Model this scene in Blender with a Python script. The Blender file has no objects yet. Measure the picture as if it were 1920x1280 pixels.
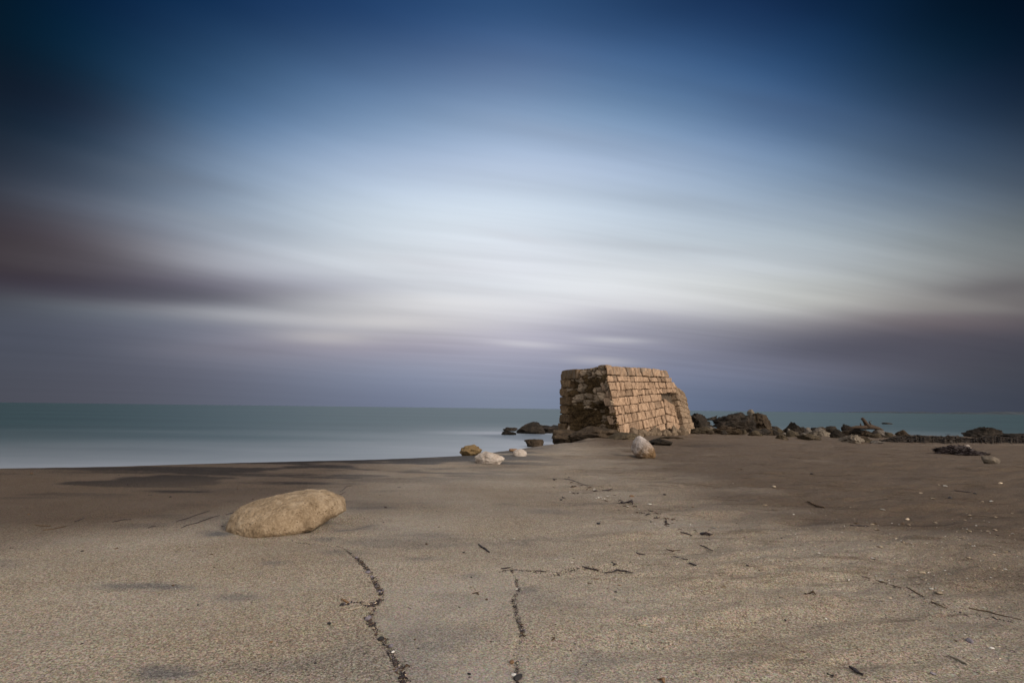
import bpy, bmesh, math, random
import numpy as np
from mathutils import Vector, Matrix, noise

# ------------------------------------------------------------------ camera
scene = bpy.context.scene
COL = scene.collection
R_ = math.radians
CAM_H = 0.8
FPX = 960.0                      # focal length in pixels of the 1920 wide photograph (18 mm lens)
PITCH = math.atan(125.5 / FPX)
ROLL = math.atan(23 / 1920)
cam_data = bpy.data.cameras.new('camera')
cam_data.lens = 18.0
cam_data.sensor_width = 36.0
cam_data.clip_start = 0.05
cam_data.clip_end = 90000
cam = bpy.data.objects.new('camera', cam_data)
COL.objects.link(cam)
cam.location = (0, 0, CAM_H)
cam.rotation_euler = (Matrix.Rotation(math.pi / 2 + PITCH, 3, 'X') @ Matrix.Rotation(ROLL, 3, 'Z')).to_euler()
scene.camera = cam

# ------------------------------------------------------------------ exposure
vs = scene.view_settings
vs.view_transform = 'Standard'
vs.look = 'None'
vs.gamma = 1.0
vs.use_curve_mapping = False
vs.exposure = 0.35
scene.cycles.max_bounces = 6
scene.cycles.diffuse_bounces = 3

# ------------------------------------------------------------------ sun: pale evening light through cloud, from behind and to the side
SUN_AZ = 133.0                   # degrees clockwise from +Y
SUN_EL = 28.0
sun_data = bpy.data.lights.new('sun', 'SUN')
sun_data.energy = 1.9
sun_data.angle = R_(10)
sun_data.color = (1.0, 0.89, 0.77)
sun = bpy.data.objects.new('sun', sun_data)
COL.objects.link(sun)
sd = Vector((math.sin(R_(SUN_AZ)) * math.cos(R_(SUN_EL)), math.cos(R_(SUN_AZ)) * math.cos(R_(SUN_EL)), math.sin(R_(SUN_EL))))
sun.rotation_euler = sd.to_track_quat('Z', 'Y').to_euler()


# ------------------------------------------------------------------ node helper
class G:
    def __init__(self, nt):
        self.nt = nt
        nt.nodes.clear()

    def new(self, t, **kw):
        n = self.nt.nodes.new(t)
        for k, v in kw.items():
            setattr(n, k, v)
        return n

    def put(self, sock, v):
        if v is None:
            return
        if isinstance(v, bpy.types.NodeSocket):
            self.nt.links.new(v, sock)
        else:
            if isinstance(v, tuple) and len(v) == 3 and sock.type == 'RGBA':
                v = (*v, 1)
            sock.default_value = v

    def m(self, op, a, b=None, c=None, clamp=False):
        n = self.new('ShaderNodeMath', operation=op, use_clamp=clamp)
        for i, v in enumerate((a, b, c)):
            self.put(n.inputs[i], v)
        return n.outputs[0]

    def vm(self, op, a, b=None):
        n = self.new('ShaderNodeVectorMath', operation=op)
        self.put(n.inputs[0], a)
        if b is not None:
            self.put(n.inputs[1], b)
        return n.outputs[0]

    def mix(self, f, a, b, blend='MIX'):
        n = self.new('ShaderNodeMix', data_type='RGBA', blend_type=blend)
        self.put(n.inputs[0], f)
        self.put(n.inputs[6], a)
        self.put(n.inputs[7], b)
        return n.outputs[2]

    def sep(self, v):
        n = self.new('ShaderNodeSeparateXYZ')
        self.put(n.inputs[0], v)
        return n.outputs

    def comb(self, x, y, z):
        n = self.new('ShaderNodeCombineXYZ')
        for i, v in enumerate((x, y, z)):
            self.put(n.inputs[i], v)
        return n.outputs[0]

    def noise(self, vec, scale, detail=3, rough=0.5, dist=0.0):
        n = self.new('ShaderNodeTexNoise')
        self.put(n.inputs['Vector'], vec)
        n.inputs['Scale'].default_value = scale
        n.inputs['Detail'].default_value = detail
        n.inputs['Roughness'].default_value = rough
        n.inputs['Distortion'].default_value = dist
        return n.outputs['Fac']

    def voro(self, vec, scale, feature='F1', out='Distance'):
        n = self.new('ShaderNodeTexVoronoi', feature=feature)
        self.put(n.inputs['Vector'], vec)
        n.inputs['Scale'].default_value = scale
        return n.outputs[out]

    def ramp(self, f, stops, interp='LINEAR'):
        n = self.new('ShaderNodeValToRGB')
        cr = n.color_ramp
        cr.interpolation = interp
        while len(cr.elements) > 1:
            cr.elements.remove(cr.elements[-1])
        cr.elements[0].position = stops[0][0]
        cr.elements[0].color = (*stops[0][1], 1)
        for p, c in stops[1:]:
            e = cr.elements.new(p)
            e.color = (*c, 1)
        self.put(n.inputs[0], f)
        return n.outputs[0]

    def step(self, v, a, b):                      # smoothstep
        n = self.new('ShaderNodeMapRange', interpolation_type='SMOOTHSTEP')
        self.put(n.inputs[0], v)
        n.inputs[1].default_value = a
        n.inputs[2].default_value = b
        return n.outputs[0]

    def attr(self, name, out='Fac'):
        return self.new('ShaderNodeAttribute', attribute_name=name).outputs[out]

    def bump(self, h, strength=0.5, dist=0.01, normal=None):
        n = self.new('ShaderNodeBump')
        n.inputs['Strength'].default_value = strength
        n.inputs['Distance'].default_value = dist
        self.put(n.inputs['Height'], h)
        if normal is not None:
            self.put(n.inputs['Normal'], normal)
        return n.outputs[0]

    def out(self, color, rough=0.8, spec=0.3, normal=None, **kw):
        b = self.new('ShaderNodeBsdfPrincipled')
        self.put(b.inputs['Base Color'], color)
        self.put(b.inputs['Roughness'], rough)
        self.put(b.inputs['Specular IOR Level'], spec)
        if normal is not None:
            self.put(b.inputs['Normal'], normal)
        o = self.new('ShaderNodeOutputMaterial')
        self.nt.links.new(b.outputs[0], o.inputs[0])
        return b


# ------------------------------------------------------------------ world: dusk sky with long streaks of cloud
# colours of the cloudy dusk sky by compass direction (columns, 10 degrees apart from -50 to 50) and height (degrees)
SKY_EL = [0, 1.5, 3, 4.2, 5.2, 6.2, 7.2, 8.2, 9.2, 10.2, 11.2, 12.4, 13.6, 15, 16.5, 18, 20, 22, 24, 26, 28, 30.5, 33, 36, 39, 42]
SKY = [
  [(0.06712, 0.07116, 0.09151), (0.06284, 0.07026, 0.08969), (0.0642, 0.07216, 0.0948), (0.06934, 0.07689, 0.1029), (0.07493, 0.08205, 0.1087), (0.06933, 0.08053, 0.1031), (0.04977, 0.05481, 0.07096), (0.01831, 0.00923, 0.01844), (0.04761, 0.04225, 0.05012), (0.05281, 0.04481, 0.05171), (0.04065, 0.02926, 0.03398), (0.03888, 0.03135, 0.03668), (0.0366, 0.03646, 0.04347), (0.01766, 0.02163, 0.03), (0.006592, 0.01033, 0.01687), (0.00946, 0.01497, 0.02397), (0.009965, 0.01474, 0.0226), (0.009931, 0.01476, 0.02216), (0.007846, 0.01336, 0.02073), (0.004196, 0.009779, 0.01689), (0.002117, 0.00675, 0.01338), (0.001739, 0.006159, 0.01112), (0.001938, 0.007906, 0.0131), (0.00119, 0.006099, 0.01038), (0.001398, 0.006375, 0.01064), (0.001302, 0.006143, 0.0101)],
  [(0.07645, 0.07902, 0.1025), (0.07879, 0.08234, 0.1087), (0.0804, 0.08665, 0.1155), (0.07033, 0.07911, 0.1084), (0.06134, 0.07198, 0.102), (0.06957, 0.07749, 0.1096), (0.09688, 0.1093, 0.1416), (0.1398, 0.167, 0.1971), (0.03685, 0.03095, 0.05429), (0.02856, 0.01895, 0.03289), (0.09235, 0.08482, 0.09851), (0.07647, 0.06443, 0.07585), (0.04983, 0.03286, 0.0455), (0.08731, 0.08108, 0.1029), (0.0971, 0.1145, 0.1606), (0.04949, 0.06804, 0.1087), (0.02255, 0.04334, 0.08073), (0.002263, 0.02134, 0.05352), (0.0005, 0.0079, 0.03215), (0.0005, 0.01199, 0.03392), (0.0005, 0.01899, 0.04627), (0.0005, 0.019, 0.05511), (0.0005, 0.009527, 0.04394), (0.001399, 0.01862, 0.05769), (0.0005, 0.0173, 0.05657), (0.0008842, 0.01852, 0.05943)],
  [(0.1098, 0.1211, 0.1613), (0.1173, 0.1272, 0.1695), (0.1256, 0.1324, 0.1783), (0.1706, 0.1764, 0.2271), (0.2171, 0.2208, 0.2751), (0.2122, 0.2227, 0.2787), (0.1802, 0.1912, 0.2496), (0.1927, 0.2018, 0.259), (0.3034, 0.3264, 0.3716), (0.2166, 0.2237, 0.2787), (0.09686, 0.08768, 0.1381), (0.2693, 0.27, 0.325), (0.4342, 0.4543, 0.5116), (0.3319, 0.3669, 0.439), (0.3213, 0.3718, 0.4531), (0.3259, 0.4013, 0.5091), (0.2643, 0.3499, 0.4774), (0.2251, 0.3131, 0.4481), (0.1711, 0.2623, 0.4042), (0.09591, 0.1829, 0.3209), (0.06205, 0.1364, 0.2686), (0.03463, 0.08873, 0.1882), (0.02002, 0.06126, 0.1371), (0.005151, 0.02707, 0.09073), (0.01018, 0.03545, 0.104), (0.009498, 0.03424, 0.1028)],
  [(0.1428, 0.1642, 0.2294), (0.1577, 0.1795, 0.2476), (0.1902, 0.2133, 0.2871), (0.2266, 0.2408, 0.3127), (0.27, 0.2722, 0.3407), (0.3433, 0.3223, 0.3855), (0.3633, 0.3549, 0.4101), (0.3714, 0.3718, 0.4191), (0.3865, 0.3866, 0.4306), (0.4898, 0.4967, 0.5206), (0.4566, 0.4698, 0.5167), (0.308, 0.3158, 0.386), (0.4619, 0.4809, 0.5422), (0.6577, 0.7033, 0.7579), (0.5856, 0.6487, 0.7209), (0.5493, 0.6226, 0.7031), (0.5319, 0.6212, 0.7171), (0.4383, 0.5335, 0.6613), (0.3821, 0.4796, 0.6299), (0.3074, 0.4102, 0.5741), (0.2091, 0.3135, 0.4729), (0.1285, 0.2236, 0.378), (0.07388, 0.1449, 0.2823), (0.03343, 0.08465, 0.195), (0.009026, 0.0376, 0.1184), (0.015, 0.04886, 0.1374)],
  [(0.169, 0.1971, 0.2854), (0.1856, 0.2149, 0.3067), (0.2385, 0.2722, 0.3736), (0.2764, 0.3048, 0.4046), (0.2989, 0.3096, 0.397), (0.3173, 0.309, 0.3851), (0.3688, 0.3487, 0.412), (0.4467, 0.4288, 0.4732), (0.5283, 0.516, 0.5377), (0.5616, 0.5544, 0.5754), (0.6273, 0.6268, 0.635), (0.6386, 0.66, 0.694), (0.6209, 0.6514, 0.7026), (0.661, 0.6905, 0.735), (0.6762, 0.7191, 0.7688), (0.6616, 0.7198, 0.7824), (0.6428, 0.717, 0.7944), (0.5958, 0.6831, 0.7854), (0.5005, 0.5949, 0.7302), (0.4353, 0.5317, 0.6958), (0.3279, 0.4316, 0.6002), (0.218, 0.3202, 0.4784), (0.1376, 0.2276, 0.383), (0.07232, 0.1388, 0.2841), (0.02746, 0.07605, 0.19), (0.01953, 0.05899, 0.1585)],
  [(0.215, 0.2527, 0.3337), (0.2267, 0.2617, 0.3446), (0.2754, 0.2967, 0.3876), (0.3193, 0.3298, 0.4264), (0.3625, 0.3676, 0.4648), (0.4148, 0.4111, 0.5085), (0.4623, 0.4508, 0.5444), (0.5027, 0.4909, 0.5726), (0.5501, 0.5343, 0.6003), (0.6208, 0.6155, 0.6751), (0.6987, 0.7075, 0.7593), (0.702, 0.7218, 0.7695), (0.708, 0.7399, 0.788), (0.7475, 0.7751, 0.8388), (0.7464, 0.7798, 0.8533), (0.7134, 0.7621, 0.8396), (0.6659, 0.7352, 0.8183), (0.6178, 0.7034, 0.7956), (0.5527, 0.6418, 0.7651), (0.4967, 0.5892, 0.7383), (0.4114, 0.5104, 0.6771), (0.2792, 0.3835, 0.554), (0.1914, 0.2869, 0.4536), (0.1133, 0.1856, 0.3434), (0.04515, 0.1053, 0.2364), (0.02477, 0.07297, 0.1838)],
  [(0.1731, 0.2139, 0.3109), (0.1786, 0.218, 0.3151), (0.2084, 0.2387, 0.3361), (0.2336, 0.2555, 0.3516), (0.2636, 0.2783, 0.3685), (0.2976, 0.3025, 0.3858), (0.3277, 0.3243, 0.4018), (0.3303, 0.328, 0.4072), (0.3127, 0.3118, 0.3951), (0.4423, 0.4413, 0.5143), (0.6214, 0.6185, 0.6655), (0.6939, 0.7047, 0.7437), (0.7602, 0.7856, 0.8155), (0.6803, 0.7152, 0.7539), (0.6271, 0.6743, 0.7251), (0.5815, 0.6399, 0.704), (0.5532, 0.6306, 0.7163), (0.521, 0.6122, 0.7233), (0.4571, 0.5501, 0.6851), (0.4083, 0.5, 0.6552), (0.3227, 0.4268, 0.5926), (0.2162, 0.3299, 0.4952), (0.1382, 0.2419, 0.4064), (0.0704, 0.148, 0.3034), (0.02681, 0.07441, 0.1828), (0.01786, 0.05315, 0.1389)],
  [(0.1279, 0.1598, 0.2414), (0.1334, 0.165, 0.2475), (0.1721, 0.1979, 0.2842), (0.2021, 0.2212, 0.3072), (0.2084, 0.2222, 0.2998), (0.2178, 0.2253, 0.2949), (0.2295, 0.2343, 0.2997), (0.2675, 0.2728, 0.3358), (0.3303, 0.3324, 0.3876), (0.449, 0.4509, 0.4955), (0.6183, 0.6261, 0.6383), (0.6589, 0.6791, 0.6863), (0.6294, 0.66, 0.6773), (0.6003, 0.6414, 0.6868), (0.5454, 0.6017, 0.6609), (0.5016, 0.5711, 0.6365), (0.4524, 0.5334, 0.6244), (0.3873, 0.4758, 0.5927), (0.3323, 0.427, 0.5665), (0.2865, 0.3887, 0.5513), (0.1935, 0.3022, 0.4679), (0.1244, 0.2264, 0.3943), (0.06885, 0.1492, 0.3041), (0.03091, 0.08685, 0.2134), (0.008776, 0.03149, 0.09537), (0.01233, 0.03914, 0.1095)],
  [(0.08524, 0.1067, 0.1623), (0.08922, 0.1105, 0.1669), (0.1346, 0.149, 0.2088), (0.155, 0.1621, 0.2189), (0.1464, 0.151, 0.2022), (0.1288, 0.1319, 0.1794), (0.1926, 0.1936, 0.2344), (0.2624, 0.2507, 0.2737), (0.3541, 0.346, 0.3593), (0.5704, 0.5795, 0.5459), (0.5122, 0.5304, 0.5141), (0.4924, 0.519, 0.5191), (0.5132, 0.5516, 0.5858), (0.4771, 0.5319, 0.5811), (0.427, 0.4951, 0.5465), (0.3687, 0.4414, 0.5184), (0.2901, 0.3731, 0.4787), (0.2221, 0.3155, 0.4457), (0.1739, 0.2716, 0.4241), (0.09663, 0.1842, 0.3346), (0.06455, 0.1365, 0.2847), (0.03045, 0.08588, 0.2104), (0.01516, 0.05939, 0.1628), (0.004189, 0.01881, 0.06881), (0.006335, 0.02281, 0.07499), (0.006143, 0.02276, 0.07647)],
  [(0.05473, 0.065, 0.09149), (0.05675, 0.0666, 0.09286), (0.07176, 0.07421, 0.09523), (0.07713, 0.07708, 0.09791), (0.08034, 0.07928, 0.1026), (0.09912, 0.09416, 0.1165), (0.1113, 0.0921, 0.1089), (0.1652, 0.1437, 0.1568), (0.3092, 0.2969, 0.2798), (0.2178, 0.2078, 0.214), (0.2363, 0.2322, 0.2403), (0.3061, 0.3239, 0.3327), (0.2702, 0.2995, 0.3135), (0.2343, 0.2718, 0.2962), (0.1981, 0.2449, 0.2958), (0.149, 0.2022, 0.2676), (0.08125, 0.1313, 0.2061), (0.04407, 0.08451, 0.1569), (0.0171, 0.04564, 0.1008), (0.01232, 0.03234, 0.07689), (0.002978, 0.02019, 0.04705), (0.0005, 0.01111, 0.02562), (0.0005, 0.004824, 0.01198), (0.001846, 0.01194, 0.02931), (0.001425, 0.01171, 0.02968), (0.001637, 0.01228, 0.031)],
  [(0.04012, 0.04521, 0.06447), (0.04062, 0.04586, 0.06482), (0.04463, 0.05201, 0.06913), (0.04262, 0.04783, 0.06484), (0.04477, 0.04765, 0.06324), (0.05845, 0.05317, 0.06434), (0.1005, 0.09279, 0.09848), (0.1309, 0.122, 0.1213), (0.06172, 0.05186, 0.06759), (0.1396, 0.1388, 0.1434), (0.1658, 0.1784, 0.1789), (0.1107, 0.1265, 0.1375), (0.08337, 0.09964, 0.1134), (0.05438, 0.06972, 0.0853), (0.0268, 0.04026, 0.06253), (0.01439, 0.02454, 0.04968), (0.009039, 0.01525, 0.03174), (0.005837, 0.009882, 0.01852), (0.004445, 0.008007, 0.01546), (0.001159, 0.003971, 0.009537), (0.001516, 0.003784, 0.01155), (0.001091, 0.00365, 0.01266), (0.001096, 0.004936, 0.01537), (0.0007447, 0.003479, 0.01183), (0.0008315, 0.003538, 0.01179), (0.0007911, 0.00343, 0.01154)],
]
world = bpy.data.worlds.new('World')
scene.world = world
world.use_nodes = True
g = G(world.node_tree)
tc = g.new('ShaderNodeTexCoord').outputs['Generated']
dx, dy, dz = g.sep(tc)
az = g.m('MULTIPLY', g.m('ARCTAN2', dx, dy), 57.29578)
el = g.m('MULTIPLY', g.m('ARCSINE', dz), 57.29578)
# cloud plane overhead: long streaks running towards one point on the horizon
cz = g.m('ADD', g.m('MAXIMUM', dz, 0.0), 0.10)
px_ = g.m('DIVIDE', dx, cz)
py_ = g.m('DIVIDE', dy, cz)
A = R_(76)
su = g.m('ADD', g.m('MULTIPLY', px_, math.sin(A)), g.m('MULTIPLY', py_, math.cos(A)))
sv = g.m('SUBTRACT', g.m('MULTIPLY', px_, -math.cos(A)), g.m('MULTIPLY', py_, -math.sin(A)))
n_wide = g.noise(g.comb(g.m('MULTIPLY', su, 0.16), g.m('MULTIPLY', sv, 1.1), 3.1), 1.0, 3, 0.5, 0.3)
n_fine = g.noise(g.comb(g.m('MULTIPLY', su, 0.30), g.m('MULTIPLY', sv, 3.6), 7.7), 1.0, 4, 0.55, 0.2)
B_ = R_(48)
su2 = g.m('ADD', g.m('MULTIPLY', px_, math.sin(B_)), g.m('MULTIPLY', py_, math.cos(B_)))
sv2 = g.m('SUBTRACT', g.m('MULTIPLY', px_, -math.cos(B_)), g.m('MULTIPLY', py_, -math.sin(B_)))
n_fan = g.noise(g.comb(g.m('MULTIPLY', su2, 0.14), g.m('MULTIPLY', sv2, 2.4), 5.5), 1.0, 4, 0.55, 0.3)
fan = g.step(az, 0.0, -30.0)
n_fine = g.m('ADD', g.m('MULTIPLY', n_fine, g.m('SUBTRACT', 1.0, fan)), g.m('MULTIPLY', n_fan, fan))
warp = g.m('MULTIPLY', g.m('SUBTRACT', n_wide, 0.5), g.m('MULTIPLY', g.step(el, 2.0, 16.0), 2.2))
el_w = g.m('ADD', el, warp)
t_el = g.m('DIVIDE', el_w, 42.0, clamp=True)
t_az = g.m('DIVIDE', g.m('ADD', g.m('MAXIMUM', g.m('MINIMUM', az, 50.0), -50.0), 50.0), 10.0)
cols = [SKY[0], SKY[0]] + SKY + [SKY[-1], SKY[-1]]
acc = None
for k, c in enumerate(cols):
    a = g.m('ABSOLUTE', g.m('SUBTRACT', t_az, float(k - 2)))
    w2 = g.m('POWER', g.m('MAXIMUM', g.m('SUBTRACT', 2.0, a), 0.0), 3.0)
    w1 = g.m('POWER', g.m('MAXIMUM', g.m('SUBTRACT', 1.0, a), 0.0), 3.0)
    w = g.m('DIVIDE', g.m('SUBTRACT', w2, g.m('MULTIPLY', w1, 4.0)), 6.0)
    r = g.ramp(t_el, [(e / 42.0, tuple(v)) for e, v in zip(SKY_EL, c)], 'B_SPLINE')
    s = g.vm('SCALE', r)
    g.put(s.node.inputs['Scale'], w)
    acc = s if acc is None else g.vm('ADD', acc, s)
lum = g.m('ADD', 1.0, g.m('MULTIPLY', g.m('SUBTRACT', n_fine, 0.5), g.m('ADD', 0.10, g.m('MULTIPLY', g.step(el, 1.0, 9.0), 0.36))))
s = g.vm('SCALE', acc)
g.put(s.node.inputs['Scale'], lum)
cloud = s
# single thin bands: centre azimuth, height, half length, half thickness, slope, strength, colour
BANDS = [
    (-0.08, 10.99, 16.57, 1.474, -0.0289, 0.38, (0.76, 0.76, 0.78)),
    (-22.40, 8.88, 12.64, 0.794, 0.0153, 0.28, (0.66, 0.65, 0.65)),
    (-19.90, 7.22, 4.95, 0.794, 0.0337, 0.40, (0.62, 0.59, 0.57)),
    (-13.89, 9.21, 6.50, 0.680, 0.0325, 0.40, (0.72, 0.7, 0.7)),
    (1.49, 7.19, 4.10, 0.397, -0.0539, 0.50, (0.66, 0.65, 0.69)),
    (11.20, 7.59, 3.74, 0.340, -0.0475, 0.45, (0.6, 0.6, 0.62)),
    (10.02, 5.32, 3.75, 0.510, -0.0491, 0.45, (0.55, 0.53, 0.56)),
    (41.51, 8.86, 4.12, 0.454, -0.1583, 0.45, (0.26, 0.25, 0.24)),
    (-6.02, 11.60, 5.17, 0.680, 0.0040, 0.40, (0.78, 0.78, 0.8)),
    (-35.50, 9.86, 10.47, 0.964, 0.0837, 0.48, (0.05, 0.046, 0.066)),
    (-41.86, 12.13, 5.92, 2.608, 0.1104, 0.10, (0.05, 0.04, 0.044)),
    (13.29, 10.32, 6.54, 0.624, -0.1055, 0.28, (0.33, 0.32, 0.4)),
    (35.08, 6.08, 9.98, 1.928, -0.0243, 0.45, (0.065, 0.065, 0.09)),
    (39.90, 7.89, 5.42, 0.794, -0.1200, 0.35, (0.17, 0.14, 0.15)),
    (44.50, 10.12, 3.47, 0.851, -0.0782, 0.45, (0.095, 0.085, 0.095)),
    (-43.43, 25.08, 5.88, 2.552, 0.1225, 0.16, (0.01, 0.012, 0.02)),
    (-8.37, 15.48, 7.72, 0.680, -0.0830, 0.30, (0.58, 0.59, 0.64)),
    (19.39, 21.73, 7.85, 0.794, -0.2187, 0.30, (0.32, 0.38, 0.46)),
    (16.19, 17.30, 9.98, 0.510, -0.1387, 0.30, (0.42, 0.45, 0.5)),
    (1.66, 18.63, 5.75, 0.510, -0.1580, 0.30, (0.6, 0.62, 0.67)),
    (-34.35, 20.61, 6.17, 0.907, 0.0218, 0.25, (0.12, 0.14, 0.18)),
    (-29.42, 17.41, 7.39, 0.794, 0.0058, 0.30, (0.3, 0.34, 0.4)),
    (-27.58, 5.57, 6.51, 0.794, 0.0787, 0.30, (0.17, 0.16, 0.2)),
    (-37.42, 5.99, 5.67, 0.680, 0.0207, 0.25, (0.1, 0.11, 0.15)),
    (-4.27, 13.12, 5.66, 0.454, -0.1130, 0.30, (0.62, 0.62, 0.66)),
    (29.44, 28.66, 8.42, 1.247, -0.4016, 0.25, (0.06, 0.1, 0.19)),
    (6.51, 29.25, 9.97, 0.907, -0.1838, 0.20, (0.28, 0.34, 0.46)),
]
for a0, e0, la, le, sl, st, c in BANDS:
    da = g.m('SUBTRACT', az, a0)
    de = g.m('SUBTRACT', g.m('SUBTRACT', g.m('ADD', el, g.m('MULTIPLY', warp, 0.25)), e0), g.m('MULTIPLY', da, sl))
    q = g.m('ADD', g.m('POWER', g.m('ABSOLUTE', g.m('DIVIDE', da, la)), 2.0), g.m('POWER', g.m('ABSOLUTE', g.m('DIVIDE', de, le)), 2.0))
    f = g.m('MULTIPLY', g.m('EXPONENT', g.m('MULTIPLY', q, -1.0)), st)
    cloud = g.mix(f, cloud, c)
sky = g.new('ShaderNodeTexSky', sky_type='NISHITA', sun_disc=False)
sky.sun_elevation = R_(SUN_EL)
sky.sun_rotation = R_(SUN_AZ)
sky.dust_density = 3.0
sk = g.vm('SCALE', sky.outputs[0])
sk.node.inputs['Scale'].default_value = 0.55     # thin cloud over the clear sky behind
open_sky = g.mix(0.5, sk, (9.6, 9.1, 8.5))
cl10 = g.vm('SCALE', cloud)
cl10.node.inputs['Scale'].default_value = 7.85
away = g.m('MAXIMUM', g.step(el, 44.0, 62.0), g.step(g.m('ABSOLUTE', az), 56.0, 85.0))
bg = g.new('ShaderNodeBackground')
g.put(bg.inputs[0], g.mix(away, cl10, open_sky))
bg.inputs[1].default_value = 0.1
wo = g.new('ShaderNodeOutputWorld')
g.nt.links.new(bg.outputs[0], wo.inputs[0])


# ------------------------------------------------------------------ helpers
CR, SR, CP, SP = math.cos(ROLL), math.sin(ROLL), math.cos(PITCH), math.sin(PITCH)


def ray(x, y):
    a, b = (x - 960) / FPX, -(y - 640) / FPX
    a, b = a * CR - b * SR, a * SR + b * CR
    return Vector((a, CP - b * SP, SP + b * CP))


def at(x, y, Y):                                  # the point at distance Y seen in that direction
    d = ray(x, y)
    return Vector((d.x / d.y * Y, Y, CAM_H + d.z / d.y * Y))


def at_z(x, y, z=0.0):
    d = ray(x, y)
    t = (z - CAM_H) / d.z
    return Vector((d.x * t, d.y * t, z))


def ground(x, y):
    z = 0.0
    for _ in range(6):
        p = at_z(x, y, z)
        z = terrain(p.x, p.y)
    p.z = terrain(p.x, p.y)
    return p


def link(name, mesh, mat=None, parent=None):
    o = bpy.data.objects.new(name, mesh)
    COL.objects.link(o)
    if mat is not None and not mesh.materials:
        mesh.materials.append(mat)
    if parent is not None:
        o.parent = parent
    return o


def tag(o, label=None, cat=None, group=None, kind=None):
    if label:
        o['label'] = label
    if cat:
        o['category'] = cat
    if group:
        o['group'] = group
    if kind:
        o['kind'] = kind
    return o


def empty(name, loc=(0, 0, 0)):
    o = bpy.data.objects.new(name, None)
    COL.objects.link(o)
    o.location = loc
    return o


def mesh_from_bm(name, bm, smooth=True):
    me = bpy.data.meshes.new(name)
    bm.to_mesh(me)
    bm.free()
    if smooth:
        me.polygons.foreach_set('use_smooth', [True] * len(me.polygons))
    return me


def smooth01(x):
    x = np.clip(x, 0, 1)
    return x * x * (3 - 2 * x)


def vnoise(x, y, seed=0):                         # value noise on numpy arrays, 0..1
    x = np.asarray(x, float)
    y = np.asarray(y, float)
    xi, yi = np.floor(x).astype(np.int64), np.floor(y).astype(np.int64)
    fx, fy = x - xi, y - yi
    fx, fy = fx * fx * fx * (fx * (fx * 6 - 15) + 10), fy * fy * fy * (fy * (fy * 6 - 15) + 10)

    def h(a, b):
        n = (a * 374761393 + b * 668265263 + seed * 144269) & 0xffffffff
        n = ((n ^ (n >> 13)) * 1274126177) & 0xffffffff
        return ((n ^ (n >> 16)) & 0xffff) / 65535.0
    return (h(xi, yi) * (1 - fx) + h(xi + 1, yi) * fx) * (1 - fy) + (h(xi, yi + 1) * (1 - fx) + h(xi + 1, yi + 1) * fx) * fy


def fbm(x, y, oct=4, seed=0):
    s, a, t = 0.0, 1.0, 0.0
    for k in range(oct):
        s = s + a * (vnoise(x * 2 ** k, y * 2 ** k, seed + k * 17) - 0.5)
        t += a
        a *= 0.5
    return s / t


# ------------------------------------------------------------------ beach: the line where the sand drops to the sea
CREST = [at_z(x, y) for x, y in ((-400, 877), (0, 875), (200, 873), (430, 867), (700, 860), (860, 853), (960, 842), (1045, 831), (1110, 828))]
CREST = [(p.x, p.y) for p in CREST] + [(2.25, 14.6), (2.9, 16.8), (4.6, 20.6), (7.6, 22.4), (11.2, 22.0), (15.0, 19.6), (18.6, 17.8), (25, 16.5), (60, 12)]
_d0 = Vector((CREST[1][0] - CREST[0][0], CREST[1][1] - CREST[0][1])).normalized()
CREST = [(CREST[0][0] - _d0.x * 400, CREST[0][1] - _d0.y * 400)] + CREST + [(900, -60)]


def shore(x, y):                                  # signed distance past the crest, positive towards the sea
    x = np.asarray(x, float)
    y = np.asarray(y, float)
    best = np.full(x.shape, 1e18)
    sgn = np.ones(x.shape)
    for (ax, ay), (bx, by) in zip(CREST[:-1], CREST[1:]):
        ex, ey = bx - ax, by - ay
        t = np.clip(((x - ax) * ex + (y - ay) * ey) / (ex * ex + ey * ey), 0, 1)
        qx, qy = x - ax - t * ex, y - ay - t * ey
        d = qx * qx + qy * qy
        c = ex * (y - ay) - ey * (x - ax)
        m = d < best
        best = np.where(m, d, best)
        sgn = np.where(m, np.sign(c), sgn)
    return np.sqrt(best) * sgn


# dents and little mounds in the sand: pixel, radius along the view, radius across, depth
DENTS = []
for x, y, rx, ry, dz_ in ((1482, 976, .13, .10, -.028), (1180, 1168, .075, .05, -.012), (1210, 1160, .05, .035, .010),
                          (1340, 975, .16, .07, .02), (1360, 990, .2, .06, -.018), (1230, 890, .3, .14, -.03), (1520, 945, .16, .10, -.02),
                          (1300, 925, .3, .12, -.025), (1700, 985, .2, .09, -.02), (1760, 985, .16, .09, -.02), (1850, 950, .2, .1, -.025),
                          (1690, 925, .3, .12, -.02), (1400, 900, .4, .15, -.02), (1240, 828, .55, .9, -.10), (1300, 832, .8, .6, -.08),
                          (1760, 1150, .14, .05, -.016), (1740, 1120, .2, .06, .014), (1850, 1160, .15, .04, -.014), (1250, 1210, .14, .04, -.008),
                          (880, 1110, .07, .04, -.005), (1440, 1130, .05, .03, -.010), (1230, 985, .12, .05, -.014), (1170, 930, .2, .07, -.014)):
    p = at_z(x, y)
    DENTS.append((p.x, p.y, rx, ry, dz_))
ROCK_SCOUR = []                                   # (x, y, rx, ry): the wind and the wash hollow the sand round a stone


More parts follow.
